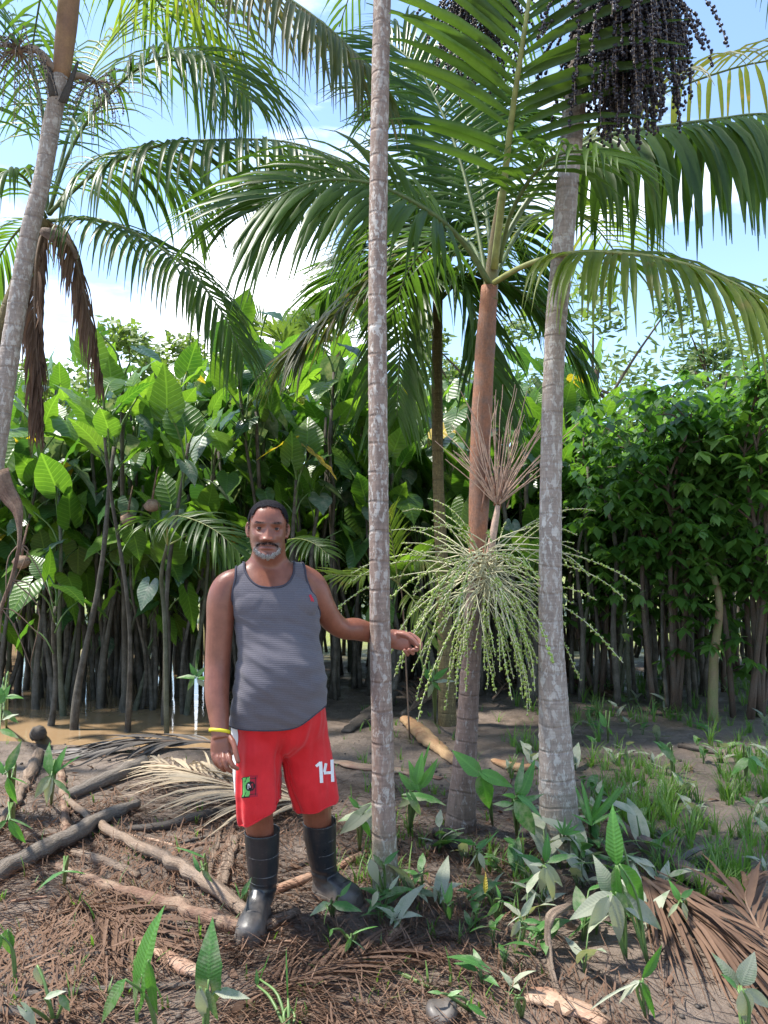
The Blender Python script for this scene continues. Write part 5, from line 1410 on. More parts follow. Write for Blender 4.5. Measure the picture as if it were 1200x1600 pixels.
# ------------------------------------------------------------------ boots
def boot(shaft, toe, heel, W, zs_, label=None):
    """shaft: centre points from the top rim down to the ankle with radii; toe and heel on the ground"""
    b = MB(); toe = V(toe); heel = V(heel); fw = (toe - heel); L_ = fw.length; fw.normalize(); sd = V((fw.y, -fw.x, 0)).normalized(); up = V((0, 0, 1))
    pts = catmull([tuple(p) + (r,) for p, r in shaft], 24)
    tube(b, [V(p[:3]) for p in pts], [(p[3] * 1.05, p[3]) for p in pts], 24, ref=fw)
    prof = [(0.0, .030, .050, .6), (.05, .040, .075, .8), (.16, .046, .098, .9), (.30, .046, .105, .9), (.45, .047, .086, .9), (.60, .053, .074, 1.), (.75, .056, .068, 1.), (.88, .050, .058, 1.), (.96, .036, .046, .9), (1.0, .018, .030, .8)]
    rings = []
    for t_, hw, hh, e in catmull(prof, 30):
        c = heel + fw * (L_ * t_); rr = []
        for j in range(24):
            th = 2 * math.pi * j / 24; cx_, sx_ = math.cos(th), math.sin(th)
            zz = (hh * math.copysign(abs(sx_) ** .8, sx_) if sx_ > 0 else -.006 * abs(sx_) ** .4) + .018
            rr.append(c + sd * hw * W * math.copysign(abs(cx_) ** .75, cx_) + up * zz)
        rings.append(rr)
    loft(b, rings)
    bco, bnr, bfs = remesh(b, .0036, 5, .5)
    topz = shaft[0][0].z
    # open the top
    bfs = [f for f in bfs if not (sum(bnr[i][2] for i in f) / 4 > .65 and sum(bco[i][2] for i in f) / 4 > topz - .02)]
    bco, bfs, used = compact(bco, bfs)
    bn = bnr[used]
    for i in range(len(bco)):   # creases at the ankle
        p = V(bco[i]); q = p.z
        bco[i] = bco[i] + bn[i] * (.0022 * math.sin(q * 170 + p.x * 40) * math.exp(-((q - .125) / .035) ** 2) + .0014 * noise.noise(p * 22))
    o = from_arrays('boot', bco, bfs, M['boot'], man, heel, label=label)
    md = o.modifiers.new('thick', 'SOLIDIFY'); md.thickness = .004; md.offset = 0
    # sole
    m_ = MB(); rings = []
    for t_, hw, hh, e in catmull(prof, 26):
        c = heel + fw * (L_ * (t_ * 1.03 - .012)); hw2 = hw * W + .0045
        up0 = .012 if .30 < t_ < .45 else 0
        rings.append([c + sd * hw2 + up * (.018), c + sd * hw2 + up * (-.006 + up0), c - sd * hw2 + up * (-.006 + up0), c - sd * hw2 + up * .018])
    loft(m_, rings); obj('sole', m_, M['boot_band'] if False else M['boot'], o, heel, smooth=False)
    for z in zs_:
        # seam ring at this height of the shaft
        k = min(range(len(pts)), key=lambda i: abs(pts[i][2] - z)); p = V(pts[k][:3]); r = pts[k][3]; t_, a, bb = frames([V(q[:3]) for q in pts], fw)[k]
        c = [p + a * math.cos(th) * (r * 1.05 + .0003) + bb * math.sin(th) * (r + .0003) + up * (.004 * math.sin(th)) for th in [2 * math.pi * j / 28 for j in range(29)]]
        mm_ = MB(); tube(mm_, c, .0021, 5, caps=False); obj('seam', mm_, M['boot_band'], o, heel)
    # toe cap rim
    c = []
    for j in range(17):
        th = math.pi * j / 16; q = heel + fw * (L_ * .70)
        c.append(q + sd * .0565 * W * math.cos(th) + up * (.018 + .072 * abs(math.sin(th)) ** .8))
    mm_ = MB(); tube(mm_, c, .0026, 5); obj('toe_cap', mm_, M['boot'], o, heel)
    return o
b1h = V((-.515, 3.315, .012)); b1t = V((-.527, 3.03, .012))
boot([(P(409.5, 1297, 3.265), .0715), (P(410, 1320, 3.27), .0685), (P(411, 1352, 3.275), .0620), (P(411, 1385, 3.28), .0545), (V((-.514, 3.272, .075)), .050)], b1t, b1h, 1.0, (.262, .185, .158), 'boot pointing at the camera')
b2h = V((-.295, 3.495, .020)); b2t = V((-.108, 3.325, .020))
boot([(P(499, 1282, 3.41), .0705), (P(500, 1305, 3.42), .0670), (P(503, 1335, 3.435), .0600), (P(507, 1362, 3.45), .0530), (V((-.262, 3.462, .085)), .050)], b2t, b2h, 1.0, (.285, .215, .165), 'boot turned sideways')

# ------------------------------------------------------------------ wristband on his right wrist
ctr = P(343.2, 1142.5, 3.07); rr = .0405; c = []
mb = MB(); vs = []; N_ = 36
axis = (P(346, 1160, 3.055) - P(341.5, 1118, 3.09)).normalized(); axis = (axis + V((-.28, 0, 0))).normalized(); a = V((0, -1, 0)); a = (a - axis * a.dot(axis)).normalized(); bb = axis.cross(a)
for j in range(N_):
    th = 2 * math.pi * j / N_
    for dz, dr in ((-.0065, 0), (-.0065, .0022), (.0065, .0022), (.0065, 0)):
        vs.append(ctr + (a * math.cos(th) * .92 + bb * math.sin(th) * 1.0) * (rr + dr) + axis * dz)
mb.add(vs, [(4 * j + k, 4 * ((j + 1) % N_) + k, 4 * ((j + 1) % N_) + (k + 1) % 4, 4 * j + (k + 1) % 4) for j in range(N_) for k in range(4)])
obj('wristband', mb, M['yellow_band'], man, ctr)

# ================================================================== the young palm sapling behind the man and other low palms
def sapling_palm(name, base, stem_px, fr_list, label, mat, rstem=.02, smat=None):
    o = empty(name, base, label, 'palm sapling')
    mb = MB(); tube(mb, catmull([tuple(p) for p in stem_px], 16), [rstem * (1.2 - .5 * i / 15) for i in range(16)], 8, jit=.08); obj('stem', mb, smat or M['stalk_green'], o)
    for i, (pts, L_, n_, dr, w_, an) in enumerate(fr_list):
        frond(o, pts, L_, mat, n_, s0=.28, droop=dr, w=w_, rach=(.008, .002), seed=900 + i + int(base.x * 10), ang=an, lift=.1, nrm=(0, -.6, .8), rmat=M['rachis_yellow'])
    return o
Y = 6.2
b = V((P(262, 1080, 6.9).x, 6.9, ground(P(262, 1080, 6.9).x, 6.9)))
sapling_palm('young_palm', b, [b, P(258, 980, 6.9), P(252, 900, 6.8), P(262, 850, 6.6)],
             [([P(262, 852, 6.6), P(262, 818, 6.4), P(275, 806, 6.2), P(310, 815, 6.0), P(345, 835, 5.85), P(372, 862, 5.8)], .42, 20, .75, .034, (70, 25)),
              ([P(262, 852, 6.6), P(250, 820, 6.6), P(238, 812, 6.5), P(228, 822, 6.4)], .34, 12, .7, .03, (60, 25)),
              ([P(262, 852, 6.6), P(300, 835, 6.9), P(330, 845, 7.1), P(352, 880, 7.2)], .36, 14, .9, .03, (65, 25))],
             'slim young palm with a fresh feathery leaf arching left of the head of the man', M['frond'])
b = V((P(470, 1060, 7.2).x, 7.2, ground(P(470, 1060, 7.2).x, 7.2)))
sapling_palm('young_palm', b, [b, P(450, 980, 7.2), P(440, 900, 7.1), P(442, 858, 7.0)],
             [([P(442, 858, 7.0), P(448, 845, 6.8), P(468, 842, 6.5), P(492, 850, 6.3), P(512, 866, 6.2)], .30, 14, .7, .034, (70, 25)),
              ([P(442, 858, 7.0), P(430, 850, 6.9), P(405, 862, 6.7), P(385, 885, 6.6)], .3, 12, .7, .03, (65, 25))],
             'young palm leaf showing just behind the left shoulder of the man', M['frond'])
b = V((P(640, 1060, 6.4).x, 6.4, ground(P(640, 1060, 6.4).x, 6.4)))
sapling_palm('young_palm', b, [b, P(632, 990, 6.4), P(628, 930, 6.3), P(622, 905, 6.2)],
             [([P(622, 910, 6.2), P(600, 898, 6.0), P(575, 898, 5.8), P(545, 900, 5.7), P(512, 897, 5.6)], .24, 16, .35, .026, (55, 22)),
              ([P(622, 910, 6.2), P(640, 880, 6.1), P(665, 878, 6.0), P(690, 900, 5.9)], .26, 12, .8, .026, (60, 25)),
              ([P(622, 915, 6.2), P(618, 880, 6.1), P(612, 840, 6.0), P(607, 800, 5.9)], .26, 12, .5, .026, (40, 20)),
              ([P(622, 915, 6.2), P(640, 930, 6.0), P(660, 960, 5.9), P(672, 1000, 5.8)], .26, 12, .8, .026, (60, 25))],
             'bright yellow-green palm seedling right beside the slim trunk', M['frond_lit'], .006, M['rachis_dead'])

# ================================================================== dead wood, husks and dry leaves on the ground
def stick(name, label, cat, pts, rpx, mat, lift=0.0, n=12, jit=.22, flat=1.0, knots=0, seed=0, group=None, hollow=False, ends=None):
    """pts: photograph points on the ground (optionally with a height above it)"""
    W_ = []
    for p in pts:
        g_ = G(p[0], p[1], p[2] if len(p) > 2 else 0); W_.append(g_)
    k = max(14, int(sum((W_[i + 1] - W_[i]).length for i in range(len(W_) - 1)) / .035))
    rr = rpx if isinstance(rpx, (list, tuple)) else [rpx, rpx * .9]
    rad = [.86 * float(np.interp(i / (len(W_) - 1), np.linspace(0, 1, len(rr)), rr)) / 1200 * W_[i].y / 2 for i in range(len(W_))]
    q = catmull([(*(w_ + V((0, 0, r * .72 * flat + lift))), r) for w_, r in zip(W_, rad)], k)
    P3 = [V(t[:3]) for t in q]; rnd = random.Random(seed * 13 + 5)
    rs = []
    for i, t in enumerate(q):
        r = t[3] * (1 + .22 * noise.noise(V((i * .45, seed, 0))))
        P3[i] = P3[i] + V((noise.noise(V((i * .35, seed, 3))), noise.noise(V((i * .35, seed, 6))), 0)) * t[3] * .7
        if knots and i % knots == 0: r *= 1.14
        rs.append((r * flat, r))
    mb = MB(); tube(mb, P3, rs, n, ref=(0, 0, 1), jit=jit, seed=seed, vscale=1.0, caps=not hollow)
    mats = [mat]
    if hollow:
        tube(mb, P3, [(a * .72, b * .72) for a, b in rs], n, ref=(0, 0, 1), m=1, caps=False); mats = [mat, M['log_dark']]
        for e in (0, len(P3) - 1):
            o_ = e * n; base2 = len(P3) * n
            mb.f += [(o_ + j, o_ + (j + 1) % n, base2 + o_ + (j + 1) % n, base2 + o_ + j) for j in range(n)]; mb.m += [0] * n
    o = obj(name, mb, mats, None, P3[0]); tag(o, label, cat, group)
    return o
stick('branch', 'long crooked tan branch running down to the toe of the near boot', 'branch', [(100, 1248, .03), (150, 1290, .02), (205, 1322, .02), (262, 1350, .02), (320, 1385, .02), (390, 1437, .0)], [10, 15, 19, 22, 26, 24], M['log_tan'], seed=1)
stick('log', 'weathered grey log lying from the left edge below the branches', 'log', [(-30, 1392), (50, 1345, .01), (110, 1315, .02), (160, 1285, .02), (215, 1262, .01)], [30, 32, 29, 25, 18], M['log_grey'], seed=2, jit=.2)
stick('log', 'peeling brown log ending beside the near boot', 'log', [(90, 1358), (140, 1382), (200, 1402), (262, 1420), (320, 1440), (385, 1462)], [14, 20, 23, 26, 28, 26], M['log_bark'], seed=3, knots=7, jit=.2)
stick('log', 'smooth dark grey log leading to the dry pale leaf', 'log', [(105, 1250), (150, 1232, .01), (195, 1213, .01), (226, 1200, .02)], [20, 25, 27, 26], M['log_grey'], seed=4, jit=.05)
stick('branch', 'short broken stick between the grey log and crooked branch', 'branch', [(113, 1336), (150, 1347), (185, 1360), (216, 1373)], [13, 17, 16, 11], M['log_tan'], seed=5)
stick('branch', 'thin pale branch lying flat along the bottom left', 'branch', [(-10, 1560), (80, 1556), (170, 1549), (250, 1546), (316, 1540)], [12, 13, 12, 12, 10], M['log_grey'], seed=6)
stick('branch', 'thin dark branch lying across the left litter above the pale one', 'branch', [(-10, 1506), (60, 1502), (140, 1496), (245, 1487)], [9, 11, 10, 6], M['log_dark'], seed=7)
stick('branch', 'upright-lying short log by the left weeds, pale tan', 'branch', [(22, 1262), (38, 1230), (52, 1204), (62, 1180)], [16, 19, 19, 16], M['log_tan'], seed=8)
stick('branch', 'thin brown stick in the left weeds pointing at the camera', 'branch', [(94, 1200), (98, 1240), (102, 1280), (104, 1312)], [12, 14, 15, 15], M['log_bark'], seed=9)
stick('branch', 'pale forked twig end at the left edge', 'branch', [(-10, 1310), (15, 1270), (24, 1245), (28, 1225)], [15, 17, 15, 12], M['log_tan'], seed=10)
for i, (pts, r, ma, lb) in enumerate([([(325, 1372), (336, 1335), (345, 1292)], [10, 11, 9], 'log_tan', 'left of three parallel dry leaf stalks beside the near boot'), ([(340, 1378), (352, 1340), (364, 1292)], [12, 14, 10], 'log_bark', 'middle of three parallel dry leaf stalks beside the near boot'),
                                  ([(346, 1390), (356, 1350), (366, 1312)], [22, 24, 16], 'log_tan', 'thickest of three parallel dry leaf stalks beside the near boot')]):
    stick('leaf_stalk', lb, 'dry stalk', pts, r, M[ma], seed=20 + i, flat=.7, group='parallel dry stalks by the boot')
stick('husk', 'reddish-brown palm husk with a pale torn end in the lower left litter', 'husk', [(160, 1446), (205, 1470), (245, 1492), (285, 1515), (316, 1530)], [12, 20, 25, 34, 32], M['husk'], seed=30, flat=.55, jit=.15)
stick('husk', 'smooth red-brown husk lying between the two boots', 'husk', [(425, 1398), (450, 1388), (472, 1378), (486, 1370)], [16, 22, 22, 14], M['husk'], seed=31, flat=.6)
stick('husk', 'pale cut wood piece under the toe of the near boot', 'log', [(385, 1462), (415, 1452), (440, 1440), (464, 1428)], [18, 24, 24, 20], M['log_tan'], seed=32, flat=.7)
stick('husk', 'dark torn sheath leaning up behind the slim trunk on the left', 'husk', [(540, 1146, 0), (570, 1122, .05), (600, 1098, .10), (634, 1068, .16)], [20, 26, 24, 14], M['log_dark'], seed=33, flat=.4)
stick('husk', 'broad red bark sheet lying behind the left leg and slim trunk', 'husk', [(516, 1190), (560, 1200), (610, 1206), (690, 1218)], [18, 30, 30, 14], M['husk'], seed=34, flat=.3, jit=.2)
stick('husk', 'split log with bright orange wood just right of the slim trunk', 'log', [(634, 1128, .02), (655, 1148, .02), (680, 1170, .01), (712, 1194)], [22, 32, 28, 18], M['husk_pale'], seed=35, flat=.6, jit=.2)
stick('husk', 'curled orange bark piece between the brown and the pale trunk', 'bark', [(772, 1190), (795, 1200), (815, 1204), (838, 1198)], [14, 26, 26, 16], M['husk_pale'], seed=36, flat=.5, hollow=True)
stick('branch', 'thin brown branch slanting behind the orange split log', 'branch', [(628, 1118, .02), (660, 1098, .05), (690, 1080, .08), (712, 1064, .1)], [8, 9, 8, 5], M['log_tan'], seed=37)
stick('leaf_stalk', 'rolled brown leaf base with a hollow end at lower right', 'dry stalk', [(955, 1285, .03), (1000, 1316, .03), (1050, 1352, .03), (1095, 1385, .02), (1130, 1408, .0)], [18, 24, 30, 34, 36], M['sheath_grey'], seed=38, hollow=True, n=14, flat=.8)
stick('branch', 'dark wet log half sunk in the mud on the right', 'log', [(958, 1262), (1000, 1258), (1040, 1254), (1076, 1250)], [12, 17, 16, 8], M['log_dark'], seed=39, flat=.5, jit=.3)
stick('branch', 'dark rotten twig lying in the grassy mud at right', 'branch', [(1060, 1168), (1090, 1174), (1130, 1180)], [9, 12, 6], M['log_dark'], seed=40, jit=.3)
stick('leaf_stalk', 'tan dry stalk curling over and down in front of the muddy leaves', 'dry stalk', [(890, 1418, .10), (866, 1432, .14), (856, 1450, .11), (858, 1490, .05), (870, 1545, .02), (900, 1610, .0)], [14, 20, 16, 12, 11, 10], M['log_tan'], seed=41, flat=.7)
stick('husk', 'broad brown bark sheath cut off at the bottom edge', 'bark', [(826, 1556), (860, 1566), (900, 1582), (950, 1606)], [44, 52, 50, 36], M['husk'], seed=42, flat=.35, jit=.2)
stick('branch', 'fallen branch along the edge of the brown water', 'branch', [(205, 1148, .01), (250, 1128, .01), (300, 1112, .01), (345, 1100, .01)], [8, 10, 9, 6], M['log_bark'], seed=43)
stick('branch', 'green freshly cut stem lying by the black nut', 'stem', [(560, 1496), (600, 1512), (640, 1530), (684, 1550)], [5, 7, 7, 6], M['petiole'], seed=44)
stick('branch', 'dark plank of rotten wood behind the far boot', 'log', [(440, 1364), (470, 1352), (500, 1345), (560, 1330)], [10, 16, 16, 8], M['log_dark'], seed=45, flat=.4)
stick('husk', 'dry dark leaf base curled near the foot of the slim trunk', 'husk', [(520, 1362), (545, 1348), (575, 1330)], [12, 18, 10], M['husk'], seed=46, flat=.5)
stick('branch', 'dark stub of a root at the far left bottom', 'branch', [(-10, 1580), (40, 1592), (90, 1604)], [16, 18, 14], M['log_dark'], seed=47)
stick('husk', 'small tan wood chip near the bottom centre', 'bark', [(455, 1553), (480, 1548), (502, 1545)], [14, 20, 12], M['husk'], seed=48, flat=.25)
stick('branch', 'thin twig lying right of the near boot toe', 'branch', [(470, 1500), (500, 1530), (512, 1580), (508, 1610)], [6, 8, 8, 8], M['log_dark'], seed=49)
stick('branch', 'dark twig under the dry pale leaf', 'branch', [(200, 1300), (260, 1296), (330, 1278), (372, 1270)], [12, 18, 20, 14], M['log_dark'], seed=50)
stick('log', 'short black stump standing out of the water at the left', 'stump', [(60, 1152, 0), (60, 1152, .05), (60, 1152, .11)], [24, 23, 22], M['log_dark'], seed=51, jit=.2)
stick('branch', 'dark clump of rotten wood in the shallow water', 'log', [(88, 1146, .0), (110, 1140, .03), (134, 1136, .0)], [16, 24, 12], M['log_dark'], seed=52, jit=.4, flat=.8)
stick('branch', 'red-brown root chunk lying just left of centre at the bottom right', 'root', [(604, 1490), (616, 1462), (628, 1440)], [20, 22, 12], M['husk'], seed=53, flat=.6, jit=.3)
for i in range(46):     # loose sticks of the litter, each its own
    q = random.Random(i + 500); x, y = q.uniform(0, 560), q.uniform(1270, 1590); a = q.uniform(-.6, .6); l_ = q.uniform(40, 110)
    if 370 < x < 580 and 1250 < y < 1470: x -= 300
    stick('twig', 'small broken twig lying loose in the brown litter on the left half', 'twig', [(x, y), (x + l_ * .5 * math.cos(a), y + l_ * .5 * math.sin(a) * .6), (x + l_ * math.cos(a), y + l_ * math.sin(a) * .6)], [4, 6, 4], M[q.choice(['log_tan', 'log_bark', 'log_grey', 'husk'])], seed=100 + i, n=6, group='loose twigs in the litter')

def dry_leaf(label, px_pts, L_, mat, n, w, rach, seed, lift=.02, ang=(55, 20), rmat=None, droop=.5, single=True, cat='dry palm leaf', s0=.08, heights=None, twist=.5, ratio=1.0):
    W_ = [G(x, y, (heights[i] if heights else lift)) for i, (x, y) in enumerate(px_pts)]
    o = empty('fallen_palm_leaf', W_[0], label, cat)
    frond(o, W_, L_, mat, n, s0=s0, ang=ang, droop=droop, w=w, rach=rach, rmat=rmat or M['rachis_dead'], seed=seed, floor=.006, lift=.15, twist=twist, single=single, name='rachis', ratio=ratio, aj=11)
    return o
dry_leaf('bleached dry palm leaf lying on the ground behind the shorts', [(520, 1262), (470, 1250), (410, 1240), (350, 1222), (290, 1202), (225, 1188)], .66, M['frond_pale'], 66, .020, (.010, .004), 1, .06, (38, 12), heights=[.05, .09, .12, .13, .12, .06])
dry_leaf('wet grey palm leaf lying flat near the edge of the water', [(360, 1160), (300, 1158), (240, 1160), (180, 1168), (130, 1176)], .6, M['frond_grey'], 30, .034, (.012, .005), 2, .03, (22, 10), heights=[.05, .06, .06, .04, .02])
dry_leaf('brown dead palm leaf fanning down to the lower right edge', [(930, 1318), (990, 1362), (1050, 1408), (1120, 1462), (1210, 1525)], .85, M['frond_dead'], 75, .017, (.020, .008), 3, .05, (17, 5), heights=[.06, .08, .08, .06, .03])
dry_leaf('dry leaf lying behind the brown trunk, its tips reaching past the pale trunk', [(770, 1092), (800, 1062), (850, 1058), (900, 1068), (945, 1082)], .6, M['frond_dead'], 24, .03, (.012, .004), 4, .08, (25, 12), heights=[.08, .14, .14, .10, .04])
dry_leaf('heap of dead leaf strips at the foot of the olive palm', [(640, 1110), (660, 1080), (690, 1060), (730, 1056)], .6, M['frond_dead'], 26, .03, (.012, .004), 5, .1, (40, 20), heights=[.06, .16, .2, .12])
dry_leaf('dark dead leaf sticking up at the right edge', [(1215, 1500), (1180, 1440), (1165, 1400), (1180, 1365)], .34, M['frond_dead'], 10, .03, (.008, .003), 6, .05, (25, 12), heights=[.02, .06, .10, .12])
dry_leaf('grey-brown dead leaf in the mud behind the rolled leaf base', [(1020, 1420), (1040, 1380), (1060, 1340), (1040, 1300)], .45, M['frond_grey'], 16, .03, (.008, .004), 7, .02, (25, 12))
dry_leaf('reddish litter leaf under the long crooked branch', [(60, 1440), (120, 1420), (190, 1440), (260, 1480)], .4, M['frond_dead'], 26, .016, (.006, .002), 8, .02, (45, 20))
dry_leaf('brown litter leaf spread in the bottom centre', [(380, 1560), (460, 1530), (540, 1500), (640, 1480)], .4, M['frond_dead'], 26, .014, (.006, .002), 9, .02, (45, 20))

# the broken dry leaf stalk hanging at the left edge, from the leaning palm
A = [P(0, 735, 3.9), P(12, 770, 3.9), P(28, 800, 3.88), P(30, 850, 3.86), P(18, 905, 3.85), P(2, 950, 3.85), P(-12, 1010, 3.85)]
mb = MB(); q = catmull([tuple(p) for p in A], 22); tube(mb, q, [(.010, .036 * (1 - sstep(.18, .5, i / 21)) + .010) for i in range(22)], 8, ref=(0, -1, 0), jit=.1)
o = obj('broken_leaf', mb, M['log_bark'], None, A[0]); tag(o, 'broken brown leaf base dangling beside the left palm trunk', 'dry stalk')
for k in range(10):
    qq = random.Random(k); a = A[3 + k % 4]; mb = MB(); e = a + V((qq.uniform(-.12, .22), qq.uniform(-.05, .05), -qq.uniform(.15, .5)))
    tube(mb, catmull([tuple(a), tuple(a.lerp(e, .5) + V((qq.uniform(-.05, .1), 0, .06))), tuple(e)], 8), [.004 - .0003 * t for t in range(8)], 4); obj('fibre', mb, M['rachis_dead'], o, a)
# a brown seed head hanging in the arums
for i, (x, y, Y_) in enumerate([(238, 790, 7.2), (34, 878, 6.8), (200, 812, 7.4)]):
    mb = MB(); c = P(x, y, Y_); ico(mb, c, .062, 2, sc=(1.1, 1, .9)); tube(mb, [c + V((0, 0, .04)), c + V((.01, 0, .14)), c + V((.03, .02, .3))], [.012, .009, .007], 6)
    mb.v = [tuple(V(v) + (V(v) - c) * .25 * abs(math.sin(v[0] * 190) * math.sin(v[2] * 190))) for v in mb.v]
    o = obj('seed_head', mb, M['log_bark'], None, c); tag(o, ['round brown seed head hanging among the arum leaves above the young palm', 'brown seed head hanging low near the left edge', 'smaller brown seed head half hidden among the arum stalks'][i], 'seed head')
# the shiny black nut
mb = MB(); c = G(690, 1582, .018); ico(mb, c, .050, 3, sc=(1.05, 1.25, .8)); mb.v = [tuple(V(v) + V((0, 0, .01 * math.sin(v[0] * 60)))) for v in mb.v]
o = obj('black_nut', mb, M['boot'], None, c); tag(o, 'shiny black nut lying at the bottom edge beneath the cut green stem', 'nut')
# dark wet stones by the brown palm
for i, (x, y, r) in enumerate([(690, 1302, .05), (715, 1318, .055), (742, 1330, .05), (676, 1322, .035)]):
    mb = MB(); c = G(x, y, .02); ico(mb, c, r, 3, sc=(1.2, 1, .75)); mb.v = [tuple(V(v) * 1.0 + V((1, .4, .6)) * .018 * noise.noise(V(v) * 26)) for v in mb.v]
    o = obj('root_clod', mb, M['log_dark'], None, c); tag(o, 'black lump of wet root mat at the foot of the brown trunk', 'mud clod', 'black lumps round the brown trunk')

# ================================================================== plants of the foreground
def leaf_plant(label, cat, root_px, leaves, name='arrowhead_plant', stem=M['petiole'], h0=0.0):
    """leaves: (base px, tip px, distance, width factor, outline, material, facing)"""
    g_ = G(*root_px); o = empty(name, g_, label, cat)
    for i, (b_, t_, Y_, wd, ol, ma, nn) in enumerate(leaves):
        B = P(b_[0], b_[1], Y_ if not isinstance(Y_, tuple) else Y_[0]); T_ = P(t_[0], t_[1], Y_ if not isinstance(Y_, tuple) else Y_[1])
        mb = MB(); blade(mb, B, T_, nn, ol, wd * random.uniform(.85, 1.1), random.uniform(.12, .42), random.uniform(.12, .34), random.uniform(.03, .07), i + int(b_[0]))
        mid = g_.lerp(B, .55) + V((.02 * math.sin(i * 2.1), 0, .12 * (B - g_).length))
        tube(mb, catmull([tuple(g_), tuple(mid), tuple(B)], 9), [.0065 - .0004 * k for k in range(9)], 6, m=1)
        obj('leaf', mb, [M[ma], stem], o, B)
    return o
UP = (0, -1, .35); UPL = (-.4, -.8, .4); UPR = (.4, -.8, .4); TOP = (0, -.45, .9)
leaf_plant('large fresh arrowhead leaf standing up at the bottom left', 'arrowhead plant', (250, 1640), [((222, 1522), (242, 1416), 2.35, 1.25, ARROW, 'arum_near', (-.75, -.65, .2)), ((196, 1530), (143, 1602), 2.3, .8, LANCE, 'arum_near', (-.4, -.8, .5)), ((232, 1500), (240, 1602), 2.3, .55, LANCE, 'arum_near', UP)])
leaf_plant('half-muddy arrowhead leaf right of the large fresh one at the bottom', 'arrowhead plant', (320, 1650), [((326, 1530), (326, 1446), 2.4, 1.25, ARROW, 'arum_half', UP), ((312, 1542), (318, 1612), 2.32, .8, LANCE, 'arum_mud', UP), ((335, 1550), (392, 1556), 2.4, .8, LANCE, 'arum_mud', TOP), ((322, 1545), (340, 1600), 2.34, .8, LANCE, 'arum_half', UP)])
leaf_plant('pale green leaf cut by the left edge low down', 'arrowhead plant', (25, 1540), [((12, 1452), (10, 1498), 2.75, 1.6, LANCE, 'arum_near', UP), ((2, 1460), (-14, 1500), 2.75, 1.0, LANCE, 'arum_near', UP)])
leaf_plant('mud-coated small leaves at the bottom left corner', 'arrowhead plant', (85, 1600), [((58, 1508), (62, 1545), 2.6, 1.2, LANCE, 'arum_mud', UP), ((92, 1555), (112, 1580), 2.5, 1.2, LANCE, 'arum_half', TOP), ((40, 1580), (60, 1605), 2.4, 1.2, ARROW, 'arum_mud', TOP), ((70, 1560), (100, 1545), 2.5, 1., LANCE, 'arum_mud', TOP)])
leaf_plant('bright arched leaf over the peeling log at the left', 'arrowhead plant', (100, 1385), [((100, 1362), (46, 1382), 2.95, 1.1, STRAP, 'arum_near', TOP), ((98, 1362), (132, 1358), 2.95, .9, STRAP, 'arum_near', TOP)])
leaf_plant('narrow blue-green leaf cluster beside the dark grey log', 'arrowhead plant', (80, 1258), [((78, 1210), (70, 1162), 3.7, 1.1, LANCE, 'arum_half', UPL), ((80, 1212), (46, 1250), 3.6, .9, LANCE, 'arum_half', UP), ((84, 1212), (98, 1168), 3.7, .8, LANCE, 'arum_near', UP), ((82, 1215), (62, 1262), 3.6, .8, LANCE, 'arum_mud', UP), ((86, 1208), (120, 1180), 3.7, .6, STRAP, 'arum_near', UP), ((84, 1218), (112, 1240), 3.6, .8, LANCE, 'arum_half', TOP)])
leaf_plant('weedy leaf cluster at the left edge above the twigs', 'arrowhead plant', (18, 1270), [((10, 1205), (32, 1160), 3.6, .9, LANCE, 'arum_half', UPR), ((8, 1210), (-14, 1180), 3.6, .9, LANCE, 'arum_near', UP), ((12, 1215), (20, 1262), 3.5, .8, LANCE, 'arum_near', UP), ((4, 1210), (18, 1195), 3.6, .8, LANCE, 'arum_mud', TOP), ((18, 1215), (44, 1222), 3.5, .8, STRAP, 'arum_near', TOP)])
leaf_plant('low leafy weed at the left edge, drooping towards the log', 'arrowhead plant', (20, 1310), [((14, 1282), (38, 1320), 3.3, .9, LANCE, 'arum_near', UP), ((10, 1282), (-12, 1300), 3.3, .9, LANCE, 'arum_near', UP), ((16, 1280), (52, 1288), 3.3, .8, STRAP, 'arum_half', TOP)])
leaf_plant('leafy weed at the left edge by the water', 'weed', (10, 1150), [((8, 1090), (34, 1084), 5.0, 1.2, LANCE, 'arum_near', TOP), ((6, 1085), (-14, 1070), 5.0, 1.2, LANCE, 'arum_near', UP), ((5, 1110), (28, 1130), 4.9, 1.1, LANCE, 'arum_half', UP), ((0, 1100), (14, 1070), 5.0, 1.1, LANCE, 'arum_near', UP), ((4, 1125), (26, 1112), 4.8, 1.1, LANCE, 'arum_mud', TOP), ((0, 1140), (30, 1150), 4.7, 1.1, LANCE, 'arum_half', TOP)])
leaf_plant('small weed between the near boot and the dry stalks', 'weed', (382, 1412), [((378, 1400), (392, 1372), 3.12, .8, LANCE, 'arum_half', UP), ((376, 1404), (366, 1380), 3.12, .6, STRAP, 'arum_near', UP)])
leaf_plant('thin curved leaf by the three dry stalks', 'weed', (322, 1380), [((318, 1340), (275, 1318), 3.2, .7, STRAP, 'arum_half', TOP), ((312, 1362), (300, 1338), 3.2, .9, LANCE, 'arum_half', UP), ((318, 1360), (332, 1380), 3.15, .9, LANCE, 'arum_half', UP)])
leaf_plant('pale leaves hanging at the foot of the slim trunk', 'arrowhead plant', (602, 1402), [((578, 1342), (592, 1388), 3.2, .9, LANCE, 'arum_mud', UP), ((584, 1336), (602, 1360), 3.2, .8, LANCE, 'arum_half', UP), ((590, 1392), (580, 1420), 3.1, 1.0, LANCE, 'arum_mud', UP), ((600, 1350), (622, 1330), 3.2, .8, LANCE, 'arum_half', UP), ((608, 1390), (624, 1368), 3.15, .7, LANCE, 'arum_mud', UP)])
